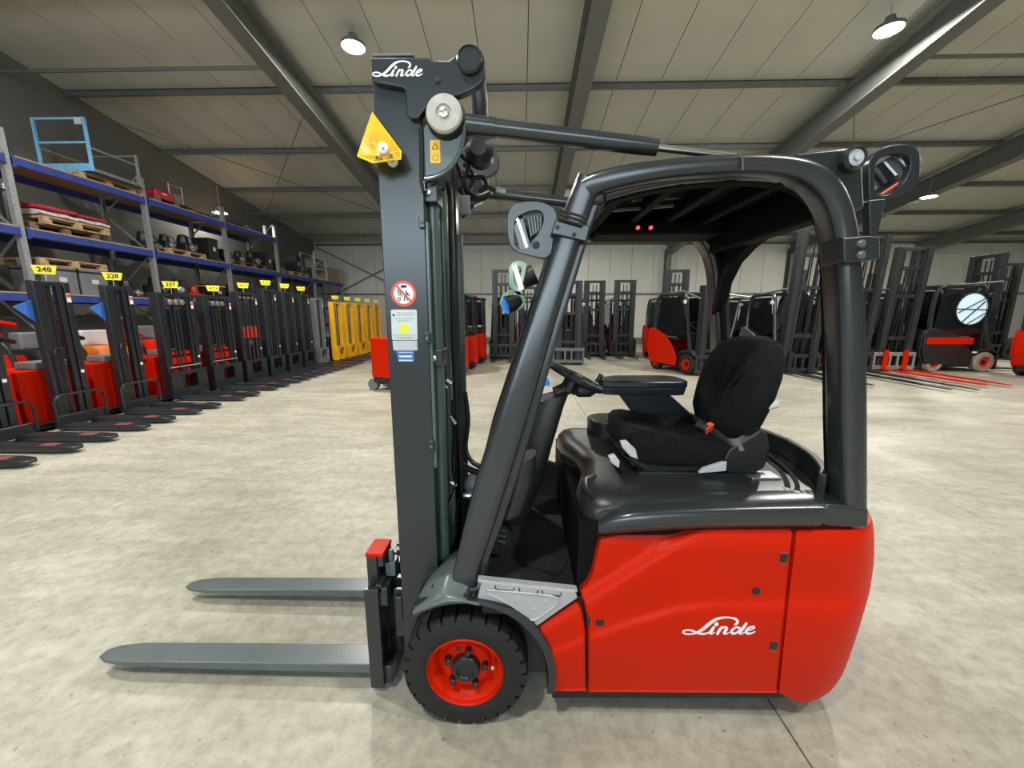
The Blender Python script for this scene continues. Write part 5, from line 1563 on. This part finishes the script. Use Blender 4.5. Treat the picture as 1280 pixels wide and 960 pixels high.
    # wheels
    for (xx, r, w2) in ((-.30, .27, .10), (-L + .30, .22, .08)):
        for s in (-1, 1):
            yy = s * (hw - w2 - .005)
            t = MB().lathe((xx, yy, r), 'Y', [(r * .55, -w2), (r * .9, -w2), (r, -w2 * .7), (r, w2 * .7), (r * .9, w2), (r * .55, w2)], 24, closed=True).build('tire', tyre, e)
            q = MB().lathe((xx, yy, r), 'Y', [(r * .2, -w2 * .5), (r * .5, -w2 * .6), (r * .57, -w2 * .95), (r * .57, w2 * .95), (r * .5, w2 * .6), (r * .2, w2 * .5)], 20).build('rim', 'red' if tyre == 'rubber' else 'film_red', t)
            MB().lathe((xx, yy + s * w2 * .5, r), 'Y', [(r * .2, -.01), (r * .18, .03 * s)], 12).build('hub', 'black_plastic', q)
    # seat, wheel
    MB().loft([srect(V(xx, 0, 1.02), V(0, .23, 0), V(0, 0, .06), 14, 3) for xx in (-1.35, -1.30, -.95, -.90)]).build('seat_cushion', 'seat_fabric', e)
    MB().loft([srect(V(-1.34 - .12 * (zz - 1.0), 0, zz), V(0, .22 - .06 * max(0, zz - 1.3), 0), V(.05, 0, 0), 14, 3) for zz in (1.02, 1.1, 1.35, 1.5, 1.54)]).build('seat_back', 'seat_fabric', e)
    MB().tube([V(-.56, .17 * math.cos(2 * PI * k / 14), 1.22 + .10 * math.sin(2 * PI * k / 14)) + V(-.12 * math.sin(2 * PI * k / 14), 0, 0) for k in range(14)], .015, 6, closed=True).build('steering_wheel', 'black_plastic', e)
    MB().tube([V(-.40, 0, .95), V(-.56, 0, 1.22)], .03, 8).build('steering_column', 'black_plastic', e)
    # cab
    gz = guard_z
    for s in (-1, 1):
        MB().tube(spline([V(-.22, s * (hw - .08), .55), V(-.40, s * (hw - .10), 1.25), V(-.55, s * (hw - .12), gz - .1), V(-.66, s * (hw - .12), gz)], 3), .045, 8).build('front_pillar', 'slate', e)
        MB().tube(spline([V(-L + .12, s * (hw - .10), .88), V(-L + .08, s * (hw - .11), 1.5), V(-L + .14, s * (hw - .12), gz - .14), V(-L + .3, s * (hw - .12), gz)], 3), .05, 8).build('rear_pillar', 'slate', e)
        MB().tube([V(-.64, s * (hw - .12), gz), V(-L + .28, s * (hw - .12), gz)], .045, 8).build('roof_rail', 'slate', e)
        MB().tube([V(mx(H * .8) - .1, s * (hw - .16), min(H - .3, gz + .12)), V(-.75, s * (hw - .16), gz + .07)], .028, 8).tube([V(-.75, s * (hw - .16), gz + .07), V(-L + .3, s * (hw - .16), gz + .03)], .014, 8).build('tilt_cylinder', 'steel', e)
        hl = MB().lathe((-.50, s * (hw - .02), gz - .22), 'X', [(.02, -.08), (.06, -.05), (.065, .02), (.055, .03)], 12).build('work_lamp', 'black_plastic', e)
        MB().lathe((-.50, s * (hw - .02), gz - .22), 'X', [(.055, .031), (.03, .036), (.001, .037)], 12).build('lens', 'light_grey', hl)
    for k in range(6):
        xx = -.62 - (L - .9) * k / 5
        MB().box(xx - .025, xx + .025, -hw + .12, hw - .12, gz - .02, gz + .03).build('roof_slat', 'slate', e)
    if cab:
        for s in (-1, 1):
            MB().prism([V(-.46, s * (hw - .09), 1.05), V(-.64, s * (hw - .10), gz - .08), V(-L + .28, s * (hw - .10), gz - .08), V(-L + .18, s * (hw - .09), 1.0), V(-.70, s * (hw - .09), .98)], (0, .006, 0)).build('side_window', 'dark_glass', e)
    if roundwin:
        wx, wz, wr = -.85, 1.66, .40
        MB().lathe((wx, -hw + .085, wz), 'Y', [(wr + .04, 0), (wr + .04, -.03), (wr, -.035), (wr, -.01)], 28).build('round_window_frame', 'black_plastic', e)
        MB().lathe((wx, -hw + .08, wz), 'Y', [(wr, 0), (wr, -.01)], 28).build('round_window', 'glow_glass', e)  # glowing disc stands in for brightness seen through the gap
        for a, b in (((-.34, -.1), (.3, .28)), ((-.38, 0), (.38, -.02)), ((-.2, -.34), (.3, .2)), ((-.05, -.38), (.36, -.1))):
            MB().tube([V(wx + a[0], -hw + .055, wz + a[1]), V(wx + b[0], -hw + .055, wz + b[1])], .016, 6).build('window_bar', 'slate', e)
    if stripe:
        MB().box(-L - .02, -.72, -hw - .012, -hw + .03, .74, .92).build('red_stripe', 'red', e, bev=.01)
    if sign:
        number_tag(e, '', -L + .3, 0, gz + .10, ang=-rz + math.radians(0))
    return e
D = -PI / 2      # forks towards the camera
truck(-.62, 13.25, D, 'dark forklift facing the camera with a two-bar carriage, right of the near mast', H=3.0, body='red_dark', fork_z=.06)
truck(1.42, 11.7, D, 'dark forklift facing the camera, mostly behind the near front pillar', H=2.5, body='red_dark', carriage='slate_light', forks=False)
truck(2.62, 14.2, D, 'dark-masted forklift facing the camera under the cab opening, left of a pair', H=2.72, body='red_dark', fork_z=.05, sign=True, W=.98)
truck(3.72, 14.25, D, 'dark-masted forklift facing the camera under the cab opening, right of a pair', H=2.74, body='red_dark', W=.98)
truck(5.02, 12.9, D, 'tall-masted forklift parked right behind the bright orange-red one', H=2.95, W=.96, body='red', forks=False)
truck(4.78, 9.75, math.radians(-70), 'bright orange-red forklift with black cab seen through the cab opening', H=2.2, W=1.1, forks=False)
truck(6.55, 13.4, math.radians(-160), 'black-cabbed forklift with red lower body behind the driver seat', H=2.6, W=1.1, forks=False)
truck(7.1, 10.0, D, 'tall-masted forklift facing the camera behind the driver seat', H=3.5, W=1.1, body='mid_grey', tilt=-.06, FL=1.9, mw=.74)
truck(8.72, 10.35, D, 'dark forklift just right of the near rear pillar with long black forks', H=3.45, W=1.1, body='mid_grey', tilt=-.05, FL=2.7, mw=.7)
truck(9.98, 10.55, D, 'tall-masted forklift with long bright red forks on the floor', H=3.2, W=1.15, body='red_dark', fork='red', carriage='steel', tilt=-.05, FL=2.4, mw=.72)
truck(12.65, 11.1, 0, 'black forklift with round window and tan tires near the right edge', H=3.1, W=1.2, tyre='tire_tan', roundwin=True, L=1.9, guard_z=2.25, body='black_plastic', stripe=True)
truck(14.4, 9.75, math.radians(8), 'red forklift cut by the right edge of the photograph', H=2.9, W=1.1, L=1.95, guard_z=2.2)
truck(16.2, 13.6, math.radians(-90), 'dark forklift standing behind the one with tan tires', H=3.2, W=1.1, body='red_dark')
truck(0.3, 15.6, D, 'far dark forklift glimpsed behind the front pillar, nearest the wall', H=2.6, body='red_dark')
truck(7.7, 16.3, D, 'far forklift near the back wall behind the driver seat', H=2.7, body='red', forks=False)
# three red reach trucks in a file right behind the mast
for k in range(3):
    x, y = -1.75 + .12 * k, 9.9 + 1.25 * k
    e = empty('reach_truck', (x, y, 0), 0)
    tag(e, ['nearest of three red reach trucks right behind the near mast', 'middle one of three red reach trucks behind the near mast', 'farthest of three red reach trucks behind the near mast'][k], 'reach truck', 'red reach trucks in a file')
    MB().loft([srect(V(0, 0, z), V(.36 * f, 0, 0), V(0, .45 * f, 0), 20, 5) for z, f in ((.14, .96), (.25, 1), (.85, 1), (.95, .95))]).build('body_cover', 'red', e, ang=50)
    MB().box(-1.2, .34, -.42, .42, .06, .20).build('chassis', 'black_plastic', e, bev=.02)
    MB().box(-.3, .3, -.4, .4, .95, 1.12).build('seat_unit', 'black_plastic', e, bev=.05)
    for sx in (-.3, .3):
        for sy in (-.38, .38):
            MB().tube([(sx, sy, .95), (sx * .95, sy, 1.98)], .035, 8).build('cab_post', 'slate', e)
    MB().box(-.36, .36, -.43, .43, 1.97, 2.03).build('cab_roof', 'black_plastic', e, bev=.02)
    MB().box(-.05, .29, -.36, .36, 1.2, 1.9).build('cab_screen', 'dark_glass', e)
    for sy in (-.3, .3):
        MB().box(-.72, -.58, sy - .05, sy + .05, .2, 2.75).build('mast_rail', 'slate', e, bev=.006)
    for z in (.5, 1.5, 2.3, 2.7):
        MB().box(-.70, -.62, -.3, .3, z - .04, z + .04).build('mast_crossbar', 'slate', e)
    for sx, sy in ((.2, -.38), (.2, .38), (-1.1, -.36), (-1.1, .36)):
        MB().lathe((sx, sy, .12), 'Y', [(.04, -.05), (.12, -.05), (.12, .05), (.04, .05)], 16).build('wheel', 'rubber', e)
# ------------------------------------------------------------------ high bay lamps in view
for i, (x, y, z, where) in enumerate(LAMPS):
    e = empty('high_bay_lamp', (x, y, z))
    tag(e, ['warm high bay lamp hanging close to the top of the forklift mast', 'brightest warm high bay lamp hanging by the rafter at upper right', 'cool white lamp hanging far off at right below the dark rafter', 'small warm lamp shining above the blue pallet rack'][i], 'lamp', 'hall lamps')
    MB().lathe((0, 0, 0), 'Z', [(.19, -.01), (.23, -.02), (.22, .04), (.10, .10), (.07, .20), (.03, .22)], 20).build('housing', 'mid_grey', e)
    MB().lathe((0, 0, 0), 'Z', [(.205, -.022), (.15, -.024), (.001, -.026)], 20).build('lens', 'lamp_lens_cool' if i == 2 else 'lamp_lens', e)
    top_z = roof_z(y) - z - .03
    MB().tube([(0, 0, .2), (0, 0, max(.3, top_z))], .006, 6).build('suspension', 'galv', e)
